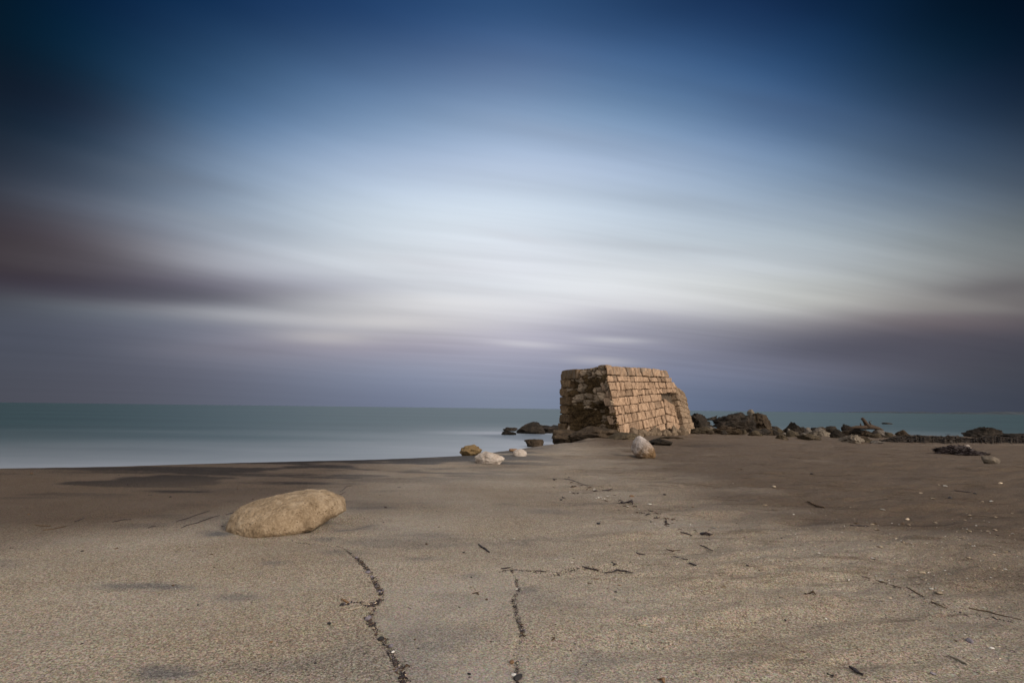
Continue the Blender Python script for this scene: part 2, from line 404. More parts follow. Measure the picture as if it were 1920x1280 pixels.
def terrain(x, y):
    sc = np.isscalar(x)
    x = np.atleast_1d(np.asarray(x, float))
    y = np.atleast_1d(np.asarray(y, float))
    s = shore(x, y)
    r = np.hypot(x, y)
    z = 0.05 * fbm(x * 0.22, y * 0.22, 2, 5) * smooth01(r / 6)
    right = smooth01((x + 0.3 - (y - 4) * 0.03) / 1.6)
    ax_, ay_ = x * 0.95 + y * 0.30, y * 0.95 - x * 0.30
    rip = fbm(ax_ * 1.1, ay_ * 4.2, 4, 21)
    z = z + rip * (0.008 + 0.058 * right)
    z = z + fbm(ax_ * 2.4 + 3, ay_ * 10.5, 3, 25) * 0.030 * right * (0.4 + 1.2 * np.clip(fbm(x * .6, y * .6, 2, 26) + .5, 0, 1))
    z = z + fbm(x * 6, y * 6, 3, 41) * (0.005 + 0.012 * right)
    for cx, cy, rx, ry, dz_ in DENTS:
        z = z + dz_ * np.exp(-((x - cx) / rx) ** 2 - ((y - cy) / ry) ** 2)
    for cx, cy, rx, ry in ROCK_SCOUR:
        q = np.sqrt(((x - cx) / rx) ** 2 + ((y - cy) / ry) ** 2)
        z = z - 0.034 * np.exp(-((q - 1.02) / 0.30) ** 2) + 0.012 * np.exp(-((q - 1.75) / 0.35) ** 2)
    sp = np.logaddexp(0, (s - 0.05) / 0.12) * 0.12
    z = z - np.minimum(0.30 * sp, 0.9 + 0.01 * sp)
    z = np.maximum(z, -6)
    return float(z[0]) if sc else z


def big_rock_spot():
    p = at_z(530, 990)
    return p


_p = big_rock_spot()
ROCK_SCOUR.append((_p.x + 0.02, _p.y + 0.16, 0.37, 0.20))
_p = at_z(1209, 850)
ROCK_SCOUR.append((_p.x, _p.y + .1, 0.26, 0.25))

# swash lines: the thin upper edges where a wave stopped and left its crumbs
LINES = {
    'a': [(540, 1012), (600, 1020), (640, 1024), (668, 1045), (692, 1068), (700, 1085), (716, 1112), (708, 1130), (690, 1158), (712, 1190), (735, 1222), (757, 1272), (765, 1300)],
    'b': [(935, 1070), (958, 1066), (968, 1085), (970, 1105), (962, 1128), (968, 1152), (978, 1185), (968, 1210), (965, 1240), (972, 1295)],
    'c': [(958, 1066), (1000, 1070), (1040, 1076), (1090, 1064), (1130, 1072), (1180, 1074)],
    'd': [(640, 1135), (660, 1128), (690, 1136), (718, 1124)],
}
LINES_W = {k: [at_z(*p) for p in v] for k, v in LINES.items()}


def polyline_dist(x, y, pts):
    best = np.full(np.shape(x), 1e9)
    side = np.ones(np.shape(x))
    for a, b in zip(pts[:-1], pts[1:]):
        ex, ey = b.x - a.x, b.y - a.y
        t = np.clip(((x - a.x) * ex + (y - a.y) * ey) / (ex * ex + ey * ey), 0, 1)
        d = np.hypot(x - a.x - t * ex, y - a.y - t * ey)
        c = ex * (y - a.y) - ey * (x - a.x)
        m = d < best
        best = np.where(m, d, best)
        side = np.where(m, np.sign(c), side)
    return best, side


# ------------------------------------------------------------------ materials
def material(name):
    m = bpy.data.materials.new(name)
    m.use_nodes = True
    return m, G(m.node_tree)


def sand_material():
    m, g = material('sand')
    P = g.new('ShaderNodeNewGeometry').outputs['Position']
    wet = g.attr('wet')
    heavy_and_shade = g.attr('heavy_and_shade')
    fine = g.attr('fine')
    n1 = g.noise(P, 330, 2, 0.7)
    n2 = g.noise(P, 150, 3, 0.65)
    cell = g.voro(P, 215, 'F1', 'Color')
    cellv = g.sep(cell)[0]
    grain = g.m('ADD', g.m('MULTIPLY', n1, 0.45), g.m('ADD', g.m('MULTIPLY', n2, 0.35), g.m('MULTIPLY', cellv, 0.24)))
    coarse = g.ramp(grain, [(0.35, (0.09, 0.067, 0.046)), (0.445, (0.345, 0.272, 0.197)), (0.55, (0.58, 0.475, 0.355)), (0.65, (0.88, 0.77, 0.62))])
    finec = g.ramp(grain, [(0.30, (0.28, 0.24, 0.20)), (0.5, (0.56, 0.485, 0.405)), (0.70, (0.78, 0.70, 0.60))])
    col = g.mix(fine, coarse, finec)
    tint = g.voro(P, 170, 'F1', 'Color')
    col = g.mix(0.22, col, g.mix(1.0, col, g.vm('SCALE', tint), 'MULTIPLY'))
    damp_vignette = g.attr('damp_vignette')
    hue = g.noise(P, 1.3, 4, 0.6)
    col = g.mix(g.m('MULTIPLY', g.step(hue, 0.35, 0.7), 0.45), col, g.mix(1.0, col, (0.80, 0.74, 0.66), 'MULTIPLY'))
    # heavier blue-grey grains gathered in patches by the wash, plus shade painted round the boulder
    hcol = g.ramp(grain, [(0.32, (0.055, 0.055, 0.060)), (0.5, (0.150, 0.148, 0.155)), (0.68, (0.30, 0.29, 0.285))])
    col = g.mix(heavy_and_shade, col, hcol)
    col = g.mix(damp_vignette, col, g.mix(1.0, col, (0.30, 0.255, 0.225), 'MULTIPLY'))
    col = g.mix(wet, col, g.mix(1.0, col, (0.42, 0.40, 0.40), 'MULTIPLY'))
    # ripple shading painted into the sand colour as dark streaks
    sx, sy, sz = g.sep(P)
    rp = g.noise(g.comb(g.m('ADD', g.m('MULTIPLY', sx, 1.6), g.m('MULTIPLY', sy, 0.6)), g.m('MULTIPLY', sy, 8.0), 0.0), 1.0, 5, 0.65, 0.6)
    col = g.mix(g.m('MULTIPLY', g.step(rp, 0.52, 0.66), g.m('ADD', 0.10, g.m('MULTIPLY', g.step(sx, -0.2, 2.0), 0.55))), col, g.mix(1.0, col, (0.42, 0.36, 0.30), 'MULTIPLY'))
    # scattered dark crumbs
    crumb = g.voro(P, 19.0, 'F1', 'Distance')
    ck = g.noise(P, 2.2, 2, 0.5)
    cm = g.m('MULTIPLY', g.m('LESS_THAN', crumb, 0.095), g.step(ck, 0.45, 0.62))
    col = g.mix(g.m('MULTIPLY', cm, 0.8), col, (0.05, 0.04, 0.035))
    h = g.m('ADD', g.m('MULTIPLY', n1, 0.5), g.m('ADD', g.m('MULTIPLY', n2, 0.8), g.m('MULTIPLY', cellv, 0.35)))
    nb = g.bump(h, 1.0, 0.014)
    mid = g.noise(P, 22, 5, 0.68)
    nb = g.bump(mid, 0.85, 0.022, nb)
    rough = g.m('SUBTRACT', 0.75, g.m('MULTIPLY', wet, 0.10))
    g.out(col, rough, g.m('MULTIPLY', 0.26, g.m('SUBTRACT', 1.0, g.m('MULTIPLY', heavy_and_shade, 0.8))), nb)
    return m


def rock_material(name, dark, mid, light, scale=6.0, pits=0.5, bump=0.6, rough=0.85, moss=None):
    m, g = material(name)
    P = g.new('ShaderNodeTexCoord').outputs['Object']
    a = g.noise(P, scale, 6, 0.65, 0.4)
    b = g.noise(P, scale * 7, 4, 0.6)
    v = g.voro(P, scale * 5, 'F1', 'Distance')
    f = g.m('ADD', g.m('MULTIPLY', a, 0.65), g.m('MULTIPLY', b, 0.35))
    col = g.ramp(f, [(0.30, dark), (0.5, mid), (0.70, light)])
    pit = g.m('MULTIPLY', g.m('SUBTRACT', 1.0, g.step(v, 0.06, 0.30)), g.step(g.noise(P, scale * 1.7, 3), 0.46, 0.62))
    col = g.mix(g.m('MULTIPLY', pit, pits), col, g.mix(1.0, col, (0.45, 0.36, 0.28), 'MULTIPLY'))
    if moss:
        col = g.mix(g.step(g.noise(P, scale * 0.8, 5, 0.6), 0.48, 0.64), col, moss)
    h = g.m('SUBTRACT', g.m('ADD', g.m('MULTIPLY', a, 1.6), g.m('MULTIPLY', b, 0.7)), g.m('MULTIPLY', pit, 0.5 * pits))
    nb = g.bump(h, bump, 0.12 / scale)
    fineb = g.noise(P, scale * 28, 3, 0.7)
    nb = g.bump(fineb, bump * 0.6, 0.02 / scale, nb)
    g.out(col, rough, 0.25, nb)
    return m


def masonry_material(name, gain=1.0, tone=(1, 1, 1)):
    m, g = material(name)
    P = g.new('ShaderNodeTexCoord').outputs['Object']
    st = g.attr('shade')
    x, y, z = g.sep(P)
    q = g.comb(g.m('SUBTRACT', x, g.m('MULTIPLY', z, 0.19)), y, g.m('MULTIPLY', z, 0.22))
    streak = g.noise(q, 17, 5, 0.65, 0.3)
    blot = g.noise(P, 3.2, 5, 0.6)
    fine = g.noise(P, 48, 3, 0.6)
    f = g.m('ADD', g.m('MULTIPLY', streak, 0.46), g.m('ADD', g.m('MULTIPLY', blot, 0.26), g.m('MULTIPLY', fine, 0.28)))
    c = lambda r, gg, b: (r * gain * tone[0], gg * gain * tone[1], b * gain * tone[2])
    col = g.ramp(f, [(0.34, c(.10, .066, .042)), (0.45, c(.31, .22, .15)), (0.55, c(.50, .37, .262)), (0.68, c(.66, .52, .385))])
    col = g.mix(1.0, col, g.comb(st, st, st), 'MULTIPLY')
    # grey weathering spreads down from the top
    grey = g.m('MULTIPLY', g.step(z, 1.55, 2.15), g.step(g.noise(q, 9, 4, 0.6), 0.40, 0.62))
    col = g.mix(g.m('MULTIPLY', grey, 0.55), col, (0.17, 0.145, 0.12))
    h = g.m('ADD', g.m('MULTIPLY', streak, 1.0), g.m('MULTIPLY', fine, 0.5))
    g.out(col, 0.9, 0.2, g.bump(h, 0.8, 0.03))
    return m


def core_material():
    m, g = material('rubble core')
    P = g.new('ShaderNodeTexCoord').outputs['Object']
    st = g.attr('stone')
    tn = g.attr('shade')
    a = g.noise(P, 5, 6, 0.68, 0.5)
    b = g.noise(P, 28, 4, 0.65)
    f = g.m('ADD', g.m('MULTIPLY', a, 0.6), g.m('MULTIPLY', b, 0.4))
    earth = g.ramp(f, [(0.34, (.016, .010, .005)), (0.48, (.065, .040, .018)), (0.60, (.14, .088, .042)), (0.70, (.24, .16, .085))])
    rock = g.ramp(f, [(0.32, (.20, .135, .085)), (0.5, (.46, .34, .235)), (0.68, (.64, .51, .385))])
    col = g.mix(st, earth, g.mix(1.0, rock, g.comb(tn, tn, tn), 'MULTIPLY'))
    g.out(col, 0.9, 0.15, g.bump(f, 1.0, 0.05))
    return m


def plain_material(name, c1, c2, scale=60, rough=0.7, spec=0.3):
    m, g = material(name)
    P = g.new('ShaderNodeTexCoord').outputs['Object']
    n = g.noise(P, scale, 4, 0.6)
    g.out(g.ramp(n, [(0.35, c1), (0.65, c2)]), rough, spec, g.bump(n, 0.4, 0.3 / scale))
    return m


MAT_SAND = sand_material()
MAT_TAN = rock_material('tan limestone', (.105, .068, .038), (.27, .198, .126), (.43, .340, .240), 11, 1.0, 0.9)
MAT_OCHRE = rock_material('ochre stone', (.08, .05, .022), (.17, .112, .052), (.26, .185, .095), 12, 0.5)
MAT_WHITE = rock_material('white stone', (.20, .15, .115), (.41, .345, .295), (.56, .50, .445), 9, 0.6)
def banded_material():
    m, g = material('banded stone')
    P = g.new('ShaderNodeTexCoord').outputs['Object']
    x, y, z = g.sep(P)
    a = g.noise(P, 9, 6, 0.65, 0.5)
    b = g.noise(P, 60, 3, 0.6)
    f = g.m('ADD', g.m('MULTIPLY', a, 0.7), g.m('MULTIPLY', b, 0.3))
    ochre = g.ramp(f, [(0.32, (.075, .042, .018)), (0.5, (.20, .125, .065)), (0.68, (.36, .26, .17))])
    grey = g.ramp(f, [(0.32, (.15, .125, .115)), (0.5, (.34, .295, .275)), (0.68, (.50, .455, .435))])
    k = g.step(g.m('ADD', g.m('SUBTRACT', z, g.m('MULTIPLY', x, 0.55)), g.m('MULTIPLY', g.m('SUBTRACT', a, 0.5), 0.5)), -0.02, 0.34)
    g.out(g.mix(k, ochre, grey), 0.85, 0.25, g.bump(f, 0.9, 0.02))
    return m


MAT_UPRIGHT = banded_material()
MAT_DARK = rock_material('dark wet rock', (.006, .005, .004), (.024, .018, .013), (.078, .058, .043), 3.6, 0.6, 0.9)
MAT_BROWN = rock_material('brown rock', (.012, .008, .005), (.048, .032, .019), (.13, .093, .060), 3.8, 0.6, 0.9)
MAT_OLIVE = rock_material('olive brown rock', (.018, .013, .008), (.062, .046, .028), (.15, .115, .073), 3.8, 0.6, 0.9)
MAT_GREY = rock_material('grey rock', (.05, .042, .035), (.125, .105, .088), (.24, .21, .18), 4.5, 0.6, 0.8)
MAT_PALE = rock_material('pale rock', (.06, .047, .035), (.15, .122, .093), (.29, .245, .195), 5, 0.6, 0.7)
MAT_RUBBLE = core_material()
MAT_MASON = masonry_material('tan masonry', 0.86, (1.05, .965, .915))
MAT_MASON_B = masonry_material('greyer masonry', 0.64, (1.0, .97, .93))
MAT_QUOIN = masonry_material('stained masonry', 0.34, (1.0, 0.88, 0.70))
MAT_MORTAR = plain_material('mortar', (.05, .036, .024), (.12, .088, .06), 20)
MAT_WEED = plain_material('dry dark seaweed', (.014, .009, .010), (.060, .042, .040), 80, 0.6)
MAT_WEEDB = plain_material('brown seaweed', (.045, .025, .014), (.13, .080, .045), 80, 0.7)
MAT_SHELL = plain_material('white shell', (.62, .57, .50), (.82, .79, .74), 90, 0.45, 0.4)
MAT_SHELLB = plain_material('cream shell', (.45, .34, .22), (.68, .56, .42), 90, 0.5, 0.4)
MAT_VIOLET = plain_material('violet pebble', (.10, .085, .10), (.26, .23, .26), 50, 0.55)
MAT_BLACK = plain_material('black pebble', (.010, .009, .010), (.035, .030, .032), 60, 0.5)
MAT_ORANGE = plain_material('rust brown pebble', (.14, .075, .035), (.30, .18, .10), 50, 0.7)
MAT_WOOD = plain_material('driftwood', (.030, .018, .011), (.085, .053, .033), 30, 0.8)
MAT_WOODP = plain_material('bleached driftwood', (.24, .19, .14), (.42, .36, .29), 40, 0.8)


# ------------------------------------------------------------------ sand sheet
def build_sand():
    ang = list(np.radians(np.concatenate([np.arange(-180, -62, 4.0), np.arange(-62, 62, 0.16), np.arange(62, 180, 4.0)])))
    rad = [0.0, 0.4, 0.7, 0.95]
    r = 1.1
    while r < 45:
        rad.append(r)
        r *= 1.0095
    while r < 900:
        rad.append(r)
        r *= 1.25
    rad = np.array(rad[1:])
    ang = np.array(ang)
    na, nr = len(ang), len(rad)
    RR, AA = np.meshgrid(rad, ang, indexing='ij')
    x, y = (RR * np.sin(AA)).ravel(), (RR * np.cos(AA)).ravel()
    z = terrain(x, y)
    # a swash line is a tiny step: the sand inside is finer and a few millimetres lower
    da, sa = polyline_dist(x, y, LINES_W['a'])
    db, sb = polyline_dist(x, y, LINES_W['b'])
    dc, _ = polyline_dist(x, y, LINES_W['c'])
    dmin = np.minimum(np.minimum(da, db), dc)
    z = z - 0.004 * np.exp(-(dmin / 0.012) ** 2)
    s = shore(x, y)
    fine = 0.30 + 0.9 * fbm(x * 1.7 + 3, y * 2.6, 4, 77) + 0.3 * fbm(x * 7, y * 9, 3, 78)
    fine = fine + 0.25 * smooth01((y - 2.2) / 2.0)
    # between the two swash lines the last wave left a smoother, paler skin of fine sand
    inside = smooth01(da * sa / 0.03) * (0.55 + 0.45 * smooth01(0.5 - db * sb / 0.05)) * smooth01((1.0 - x) / 0.8) * smooth01((2.75 - y) / 0.35)
    fine = np.clip(fine - 0.10 + 0.75 * inside * (0.75 + fbm(x * 2.5, y * 2.5, 3, 81)), 0, 1)
    heavy_and_shade = smooth01((fbm(x * 1.5 + y * 0.35 + 9, y * 3.6 - x * .5, 4, 93) - 0.12) / 0.20) * 0.36
    near = smooth01((s + 3.4) / 2.2) * smooth01((1.6 - x) / 2.0)
    band = smooth01((fbm(x * 0.8 + 2, y * 2.6, 4, 95) + 0.04) / 0.12) * near * smooth01((x + 7.5) / 3)
    heavy_and_shade = np.clip(np.maximum(heavy_and_shade * smooth01((2.5 - x) / 2.0), band), 0, 1)
    for px, py, rx, ry, k in ((405, 1003, .10, .05, .9), (660, 985, .16, .05, .7), (620, 1010, .12, .05, .6), (480, 890, .9, .16, .9), (330, 880, .9, .2, .9), (650, 1035, .15, .05, .4), (318, 1258, .10, .05, .8), (270, 1100, .20, .05, .7), (440, 1120, .09, .05, .5), (510, 1055, .08, .05, .5),  # patches beside the boulder paint its contact shadow; the others are grey grains
                              (800, 1045, .10, .05, .5), (885, 1080, .07, .04, .6), (820, 1210, .10, .05, .5), (990, 1105, .06, .05, .5),
                              (340, 920, .35, .07, 1), (560, 905, .55, .10, 1), (620, 895, .5, .08, .9), (700, 950, .25, .10, .5), (400, 1000, .10, .06, .6),
                              (250, 885, 1.0, .16, .8), (1080, 1260, .06, .04, .5), (1120, 1225, .08, .05, .4)):
        p = at_z(px, py)
        w = np.exp(-((x - p.x) / rx) ** 2 - ((y - p.y) / ry) ** 2)
        heavy_and_shade = np.maximum(heavy_and_shade, k * smooth01(w * 1.5 * (0.75 + 1.2 * fbm(x * 5, y * 16, 3, 99))))
    wet = 0.8 * smooth01((s + 1.3) / 1.3) * (0.35 + 0.8 * fbm(x, y * 3, 3, 55)) + smooth01((s - 0.05) / 0.3)
    p = at_z(1300, 832)
    wet = np.maximum(wet, np.exp(-((x - p.x) / 0.9) ** 2 - ((y - p.y) / 0.8) ** 2) * 0.7)
    wet = np.clip(wet, 0, 1)
    damp_vignette = 0.95 * smooth01((s + 5.8) / 3.2) * smooth01((-0.7 - x) / 2.6) + 0.92 * smooth01((x - 0.8) / 2.6) * (0.80 + 0.9 * fbm(x * 0.8, y * 2.2, 4, 61)) + 0.46 * smooth01((y - 2.2) / 2.6)  # shore damp, plus vignette darkening painted towards both sides and farther off
    damp_vignette = np.clip(damp_vignette + 0.5 * fbm(x * 0.9 + 5, y * 1.6, 4, 62), 0, 1)
    nv = na * nr
    co = np.stack([x, y, z], 1)
    co = np.vstack([[[0, 0, terrain(0.0, 0.0)]], co])
    i = np.arange(nr - 1)[:, None] * na
    j = np.arange(na)[None, :]
    jn = (j + 1) % na
    quads = np.stack([i + j, i + jn, i + na + jn, i + na + j], -1).reshape(-1, 4)[:, ::-1] + 1
    tris = np.stack([np.zeros(na, int), np.arange(na) + 1, (np.arange(na) + 1) % na + 1], 1)[:, ::-1]
    me = bpy.data.meshes.new('sand')
    me.vertices.add(nv + 1)
    me.vertices.foreach_set('co', co.ravel())
    nq, ntr = len(quads), len(tris)
    me.loops.add(nq * 4 + ntr * 3)
    me.loops.foreach_set('vertex_index', np.concatenate([quads.ravel(), tris.ravel()]).astype(np.int32))
    me.polygons.add(nq + ntr)
    me.polygons.foreach_set('loop_start', np.concatenate([np.arange(nq) * 4, nq * 4 + np.arange(ntr) * 3]).astype(np.int32))
    me.update(calc_edges=True)
    me.validate()
    me.polygons.foreach_set('use_smooth', [True] * len(me.polygons))
    for nm, arr in (('wet', wet), ('heavy_and_shade', heavy_and_shade), ('fine', fine), ('damp_vignette', damp_vignette)):
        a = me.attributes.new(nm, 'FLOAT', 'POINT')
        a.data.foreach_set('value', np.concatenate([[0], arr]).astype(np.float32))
    o = link('sand', me, MAT_SAND)
    o['kind'] = 'structure'
    return o


build_sand()


# ------------------------------------------------------------------ sea, smoothed by the long exposure, milky with froth near the shore
SEA_Z = -0.30


def build_sea():
    ang = np.radians(np.concatenate([np.arange(-180, -62, 6.0), np.arange(-62, 62, 0.5), np.arange(62, 180, 6.0)]))
    rad = [3.0]
    while rad[-1] < 30000:
        rad.append(rad[-1] * (1.02 if rad[-1] < 80 else 1.3))
    rad = np.array(rad)
    na, nr = len(ang), len(rad)
    RR, AA = np.meshgrid(rad, ang, indexing='ij')
    x, y = (RR * np.sin(AA)).ravel(), (RR * np.cos(AA)).ravel()
    s = np.maximum(shore(x, y), 0)
    k = 0.8 + 0.55 * fbm(x * 0.10 + 4, y * 0.28, 3, 12)
    froth = np.exp(-s / (6.5 * np.clip(k, .3, 2)))
    # froth lingers round the rocks standing in the water
    for px, py, rr in ((1000, 812, 2.4), (1000, 836, 1.0), (955, 812, 2.5)):
        p = at_z(px, py, SEA_Z)
        froth = np.maximum(froth, 0.75 * np.exp(-(((x - p.x) / (rr * 1.6)) ** 2 + ((y - p.y) / rr) ** 2)))
    me = bpy.data.meshes.new('sea')
    i = np.arange(nr - 1)[:, None] * na
    j = np.arange(na)[None, :]
    jn = (j + 1) % na
    quads = np.stack([i + j, i + na + j, i + na + jn, i + jn], -1).reshape(-1, 4)[:, ::1]
    co = np.stack([x, y, np.full_like(x, SEA_Z)], 1)
    me.from_pydata(co.tolist(), [], quads[:, ::-1].tolist())
    a = me.attributes.new('froth', 'FLOAT', 'POINT')
    a.data.foreach_set('value', froth.astype(np.float32))
    m, g = material('sea water')
    P = g.new('ShaderNodeNewGeometry').outputs['Position']
    x_, y_, z_ = g.sep(P)
    f = g.attr('froth')
    n = g.noise(g.comb(g.m('MULTIPLY', x_, 0.02), g.m('MULTIPLY', y_, 0.09), 0.0), 1.0, 4, 0.6)
    deep = g.ramp(n, [(0.3, (.026, .057, .069)), (0.55, (.034, .073, .086)), (0.75, (.044, .086, .100))])
    swirl = g.noise(g.comb(g.m('MULTIPLY', x_, 0.3), g.m('MULTIPLY', y_, 0.8), 2.0), 1.0, 4, 0.6)
    ff = g.m('MULTIPLY', f, g.m('ADD', 0.7, g.m('MULTIPLY', swirl, 0.55)), clamp=True)
    col = g.mix(ff, deep, (.40, .43, .50))
    rip = g.noise(g.comb(g.m('MULTIPLY', x_, 1.2), g.m('MULTIPLY', y_, 3.0), 0.0), 1.0, 3, 0.6)
    b = g.out(col, 0.42, 0.22, g.bump(rip, 0.15, 0.05))
    o = link('sea', me, m)
    o['kind'] = 'structure'


build_sea()


# ------------------------------------------------------------------ far coast on the horizon
def build_coast():
    bm = bmesh.new()
    prof = []
    Y = 7000.0
    for k in range(121):
        px = 1540 + k * 7
        p = at(px, 775, Y)
        h = max(0.0, min(1, (k - 2) / 14)) * (14 + 30 * smooth01((k - 25) / 40) + 26 * float(fbm(k * 0.21, 3.0, 3, 3)) + 10 * float(fbm(k * 0.9, 9.0, 2, 4)))
        if 28 < k < 36:
            h *= 0.55
        prof.append((p.x, max(h, 1.0)))
    rows = []
    for x, h in prof:
        rows.append([bm.verts.new((x, Y - 250, SEA_Z - 1)), bm.verts.new((x, Y - 120, h * 0.7)), bm.verts.new((x, Y, h)), bm.verts.new((x, Y + 500, SEA_Z - 1))])
    for a, b in zip(rows[:-1], rows[1:]):
        for k in range(3):
            bm.faces.new((a[k], b[k], b[k + 1], a[k + 1]))
    me = mesh_from_bm('hills', bm)
    o = link('hills', me, plain_material('distant coast', (.030, .040, .050), (.055, .066, .078), 0.01))
    o['kind'] = 'structure'


build_coast()


# ------------------------------------------------------------------ stones
def stone_mesh(seed, w, d, h, sub=4, rough=0.18, cuts=6, sink=0.25, freq=1.6, lobes=None, fine=0.05, hard=0.85):
    """an irregular stone: noise and flat breaks on a ball, then fitted to width, depth and height; its foot lies below zero"""
    rnd = random.Random(seed)
    bm = bmesh.new()
    bmesh.ops.create_icosphere(bm, subdivisions=sub, radius=1)
    off = Vector((rnd.uniform(-50, 50), rnd.uniform(-50, 50), rnd.uniform(-50, 50)))
    planes = []
    for _ in range(cuts):
        n = Vector((rnd.gauss(0, 1), rnd.gauss(0, 1), rnd.gauss(0.15, .8))).normalized()
        planes.append((n, rnd.uniform(0.52, 0.88)))
    for v in bm.verts:
        p = v.co.normalized()
        r = 1.0
        if lobes:
            r = 0.0
            for c, rad in lobes:                   # ball made of several: how far the ray leaves each
                c = Vector(c)
                q = Vector((p.x / rad[0], p.y / rad[1], p.z / rad[2]))
                e = Vector((c.x / rad[0], c.y / rad[1], c.z / rad[2]))
                A_, B_, C_ = q.dot(q), q.dot(e), e.dot(e) - 1
                disc = B_ * B_ - A_ * C_
                if disc > 0:
                    t = (B_ + math.sqrt(disc)) / A_
                    if t > 0:
                        r = (r ** 8 + t ** 8) ** 0.125
            r = max(r, 0.15)
        f = noise.fractal(p * freq + off, 0.9, 2.1, 5)
        r *= 1 + rough * f
        co = p * r
        for n, c in planes:
            t = co.dot(n) - c
            if t > 0:
                co = co - n * t * hard
        co = co * (1 + fine * noise.fractal(co * 5.5 + off, 0.8, 2.2, 4))
        v.co = co
    lo = Vector([min(v.co[i] for v in bm.verts) for i in range(3)])
    hi = Vector([max(v.co[i] for v in bm.verts) for i in range(3)])
    for v in bm.verts:
        q = [(v.co[i] - lo[i]) / (hi[i] - lo[i]) for i in range(3)]
        v.co = Vector(((q[0] - .5) * w, (q[1] - .5) * d, q[2] * h * (1 + sink) - h * sink))
    return mesh_from_bm('stone', bm)


_seed = [100]


def stone(name, label, cat, x0, x1, top, base, mat, group=None, z=None, depth=0.8, sub=4, rough=0.2, cuts=6, sink=0.3, seed=None, rot=0.0, **kw):
    """a stone whose outline spans x0..x1 and top..base as seen from the camera, standing on the ground (or at height z)"""
    _seed[0] += 1
    p = ground((x0 + x1) / 2, base) if z is None else at_z((x0 + x1) / 2, base, z)
    w = (x1 - x0) / FPX * p.y
    h = (base - top) / FPX * p.y
    d = max(w * depth, h * 0.5)
    me = stone_mesh(seed or _seed[0], w, d, h, sub, rough, cuts, sink, **kw)
    o = link(name, me, mat)
    away_ = Vector((p.x, p.y)).normalized()
    o.location = (p.x + away_.x * d * 0.38, p.y + away_.y * d * 0.38, p.z - 0.004)
    o.rotation_euler = (0, 0, -math.atan2(p.x, p.y) + rot)
    tag(o, label, cat, group)
    return o


def hull_stone(pts, seed, rough=.012, soft=3, fine_cuts=2, dents=(), pits=0.0):
    """a stone built from the hull of its main corners, rounded, then weathered"""
    bm = bmesh.new()
    for q in pts:
        bm.verts.new(q)
    r = bmesh.ops.convex_hull(bm, input=bm.verts)
    loose = [v for v in bm.verts if not v.link_faces]
    bmesh.ops.delete(bm, geom=loose, context='VERTS')
    box = lambda: ([min(v.co[i] for v in bm.verts) for i in range(3)], [max(v.co[i] for v in bm.verts) for i in range(3)])
    lo, hi = box()
    for rnd_ in range(2 + fine_cuts):
        bmesh.ops.subdivide_edges(bm, edges=bm.edges[:], cuts=1, use_grid_fill=True)
        bmesh.ops.triangulate(bm, faces=bm.faces[:])
        for _ in range(soft if rnd_ < 3 else 1):
            bmesh.ops.smooth_vert(bm, verts=bm.verts, factor=.5, use_axis_x=True, use_axis_y=True, use_axis_z=True)
    l2, h2 = box()
    for v in bm.verts:
        v.co = Vector([lo[i] + (v.co[i] - l2[i]) / (h2[i] - l2[i]) * (hi[i] - lo[i]) for i in range(3)])
    bm.normal_update()
    off = Vector((seed * 3.1, seed * 1.7, 0))
    moves = []
    for v in bm.verts:
        a = rough * (noise.fractal(v.co * 9 + off, .8, 2.1, 5) + .5 * noise.fractal(v.co * 30 + off, .8, 2.1, 3))
        for c, rad, dep in dents:
            a -= dep * math.exp(-((v.co - c).length / rad) ** 2)
        if pits:
            d = noise.voronoi(v.co * 34 + off)[0][0]
            if noise.noise(v.co * 7 + off) > -.05:
                a -= pits * max(0, .42 - d) / .42
        moves.append(v.normal * a)
    for v, m_ in zip(bm.verts, moves):
        v.co += m_
    return mesh_from_bm('stone', bm)


# the big boulder on the sand
def build_boulder():
    base = at_z(520, 1005)
    base.z = terrain(base.x, base.y)
    Q = lambda x, y, d: at(x, y, base.y + d) - base
    pts = [Q(*q) for q in ((430, 1008, .03), (473, 1008, -.01), (517, 1009, -.02), (548, 1007, .0), (562, 1000, .04), (585, 991, .10), (606, 982, .17), (636, 970, .27),
                           (425, 990, .10), (426, 975, .15), (434, 962, .19), (644, 951, .36), (641, 961, .32), (458, 946, .22), (486, 932, .26), (516, 926, .29), (546, 922, .33), (580, 920, .37), (608, 920, .40), (628, 925, .42), (637, 936, .41),
                           (450, 985, -.01), (495, 984, -.07), (538, 988, -.06), (450, 965, .06), (500, 955, .02), (555, 962, .03), (560, 940, .14), (612, 955, .18), (600, 932, .26),
                           (440, 985, .30), (450, 965, .32), (520, 945, .48), (600, 935, .56), (632, 948, .55), (565, 992, .5), (470, 1004, .34), (440, 1004, .26))]
    dents = [(Q(584, 992, .06), .05, .035), (Q(527, 938, .2), .022, .010), (Q(556, 935, .22), .022, .009), (Q(596, 936, .27), .026, .012), (Q(522, 946, .12), .018, .009),
             (Q(610, 958, .18), .05, .014), (Q(590, 962, .12), .04, .010), (Q(475, 1003, .0), .05, .006)]
    me = hull_stone(pts, 7, .006, 3, 4, dents, .006)
    o = link('boulder', me, MAT_TAN)
    o.location = base
    o.location.z += .010
    tag(o, 'large tan pitted limestone boulder lying alone on the smooth sand near the camera', 'boulder')


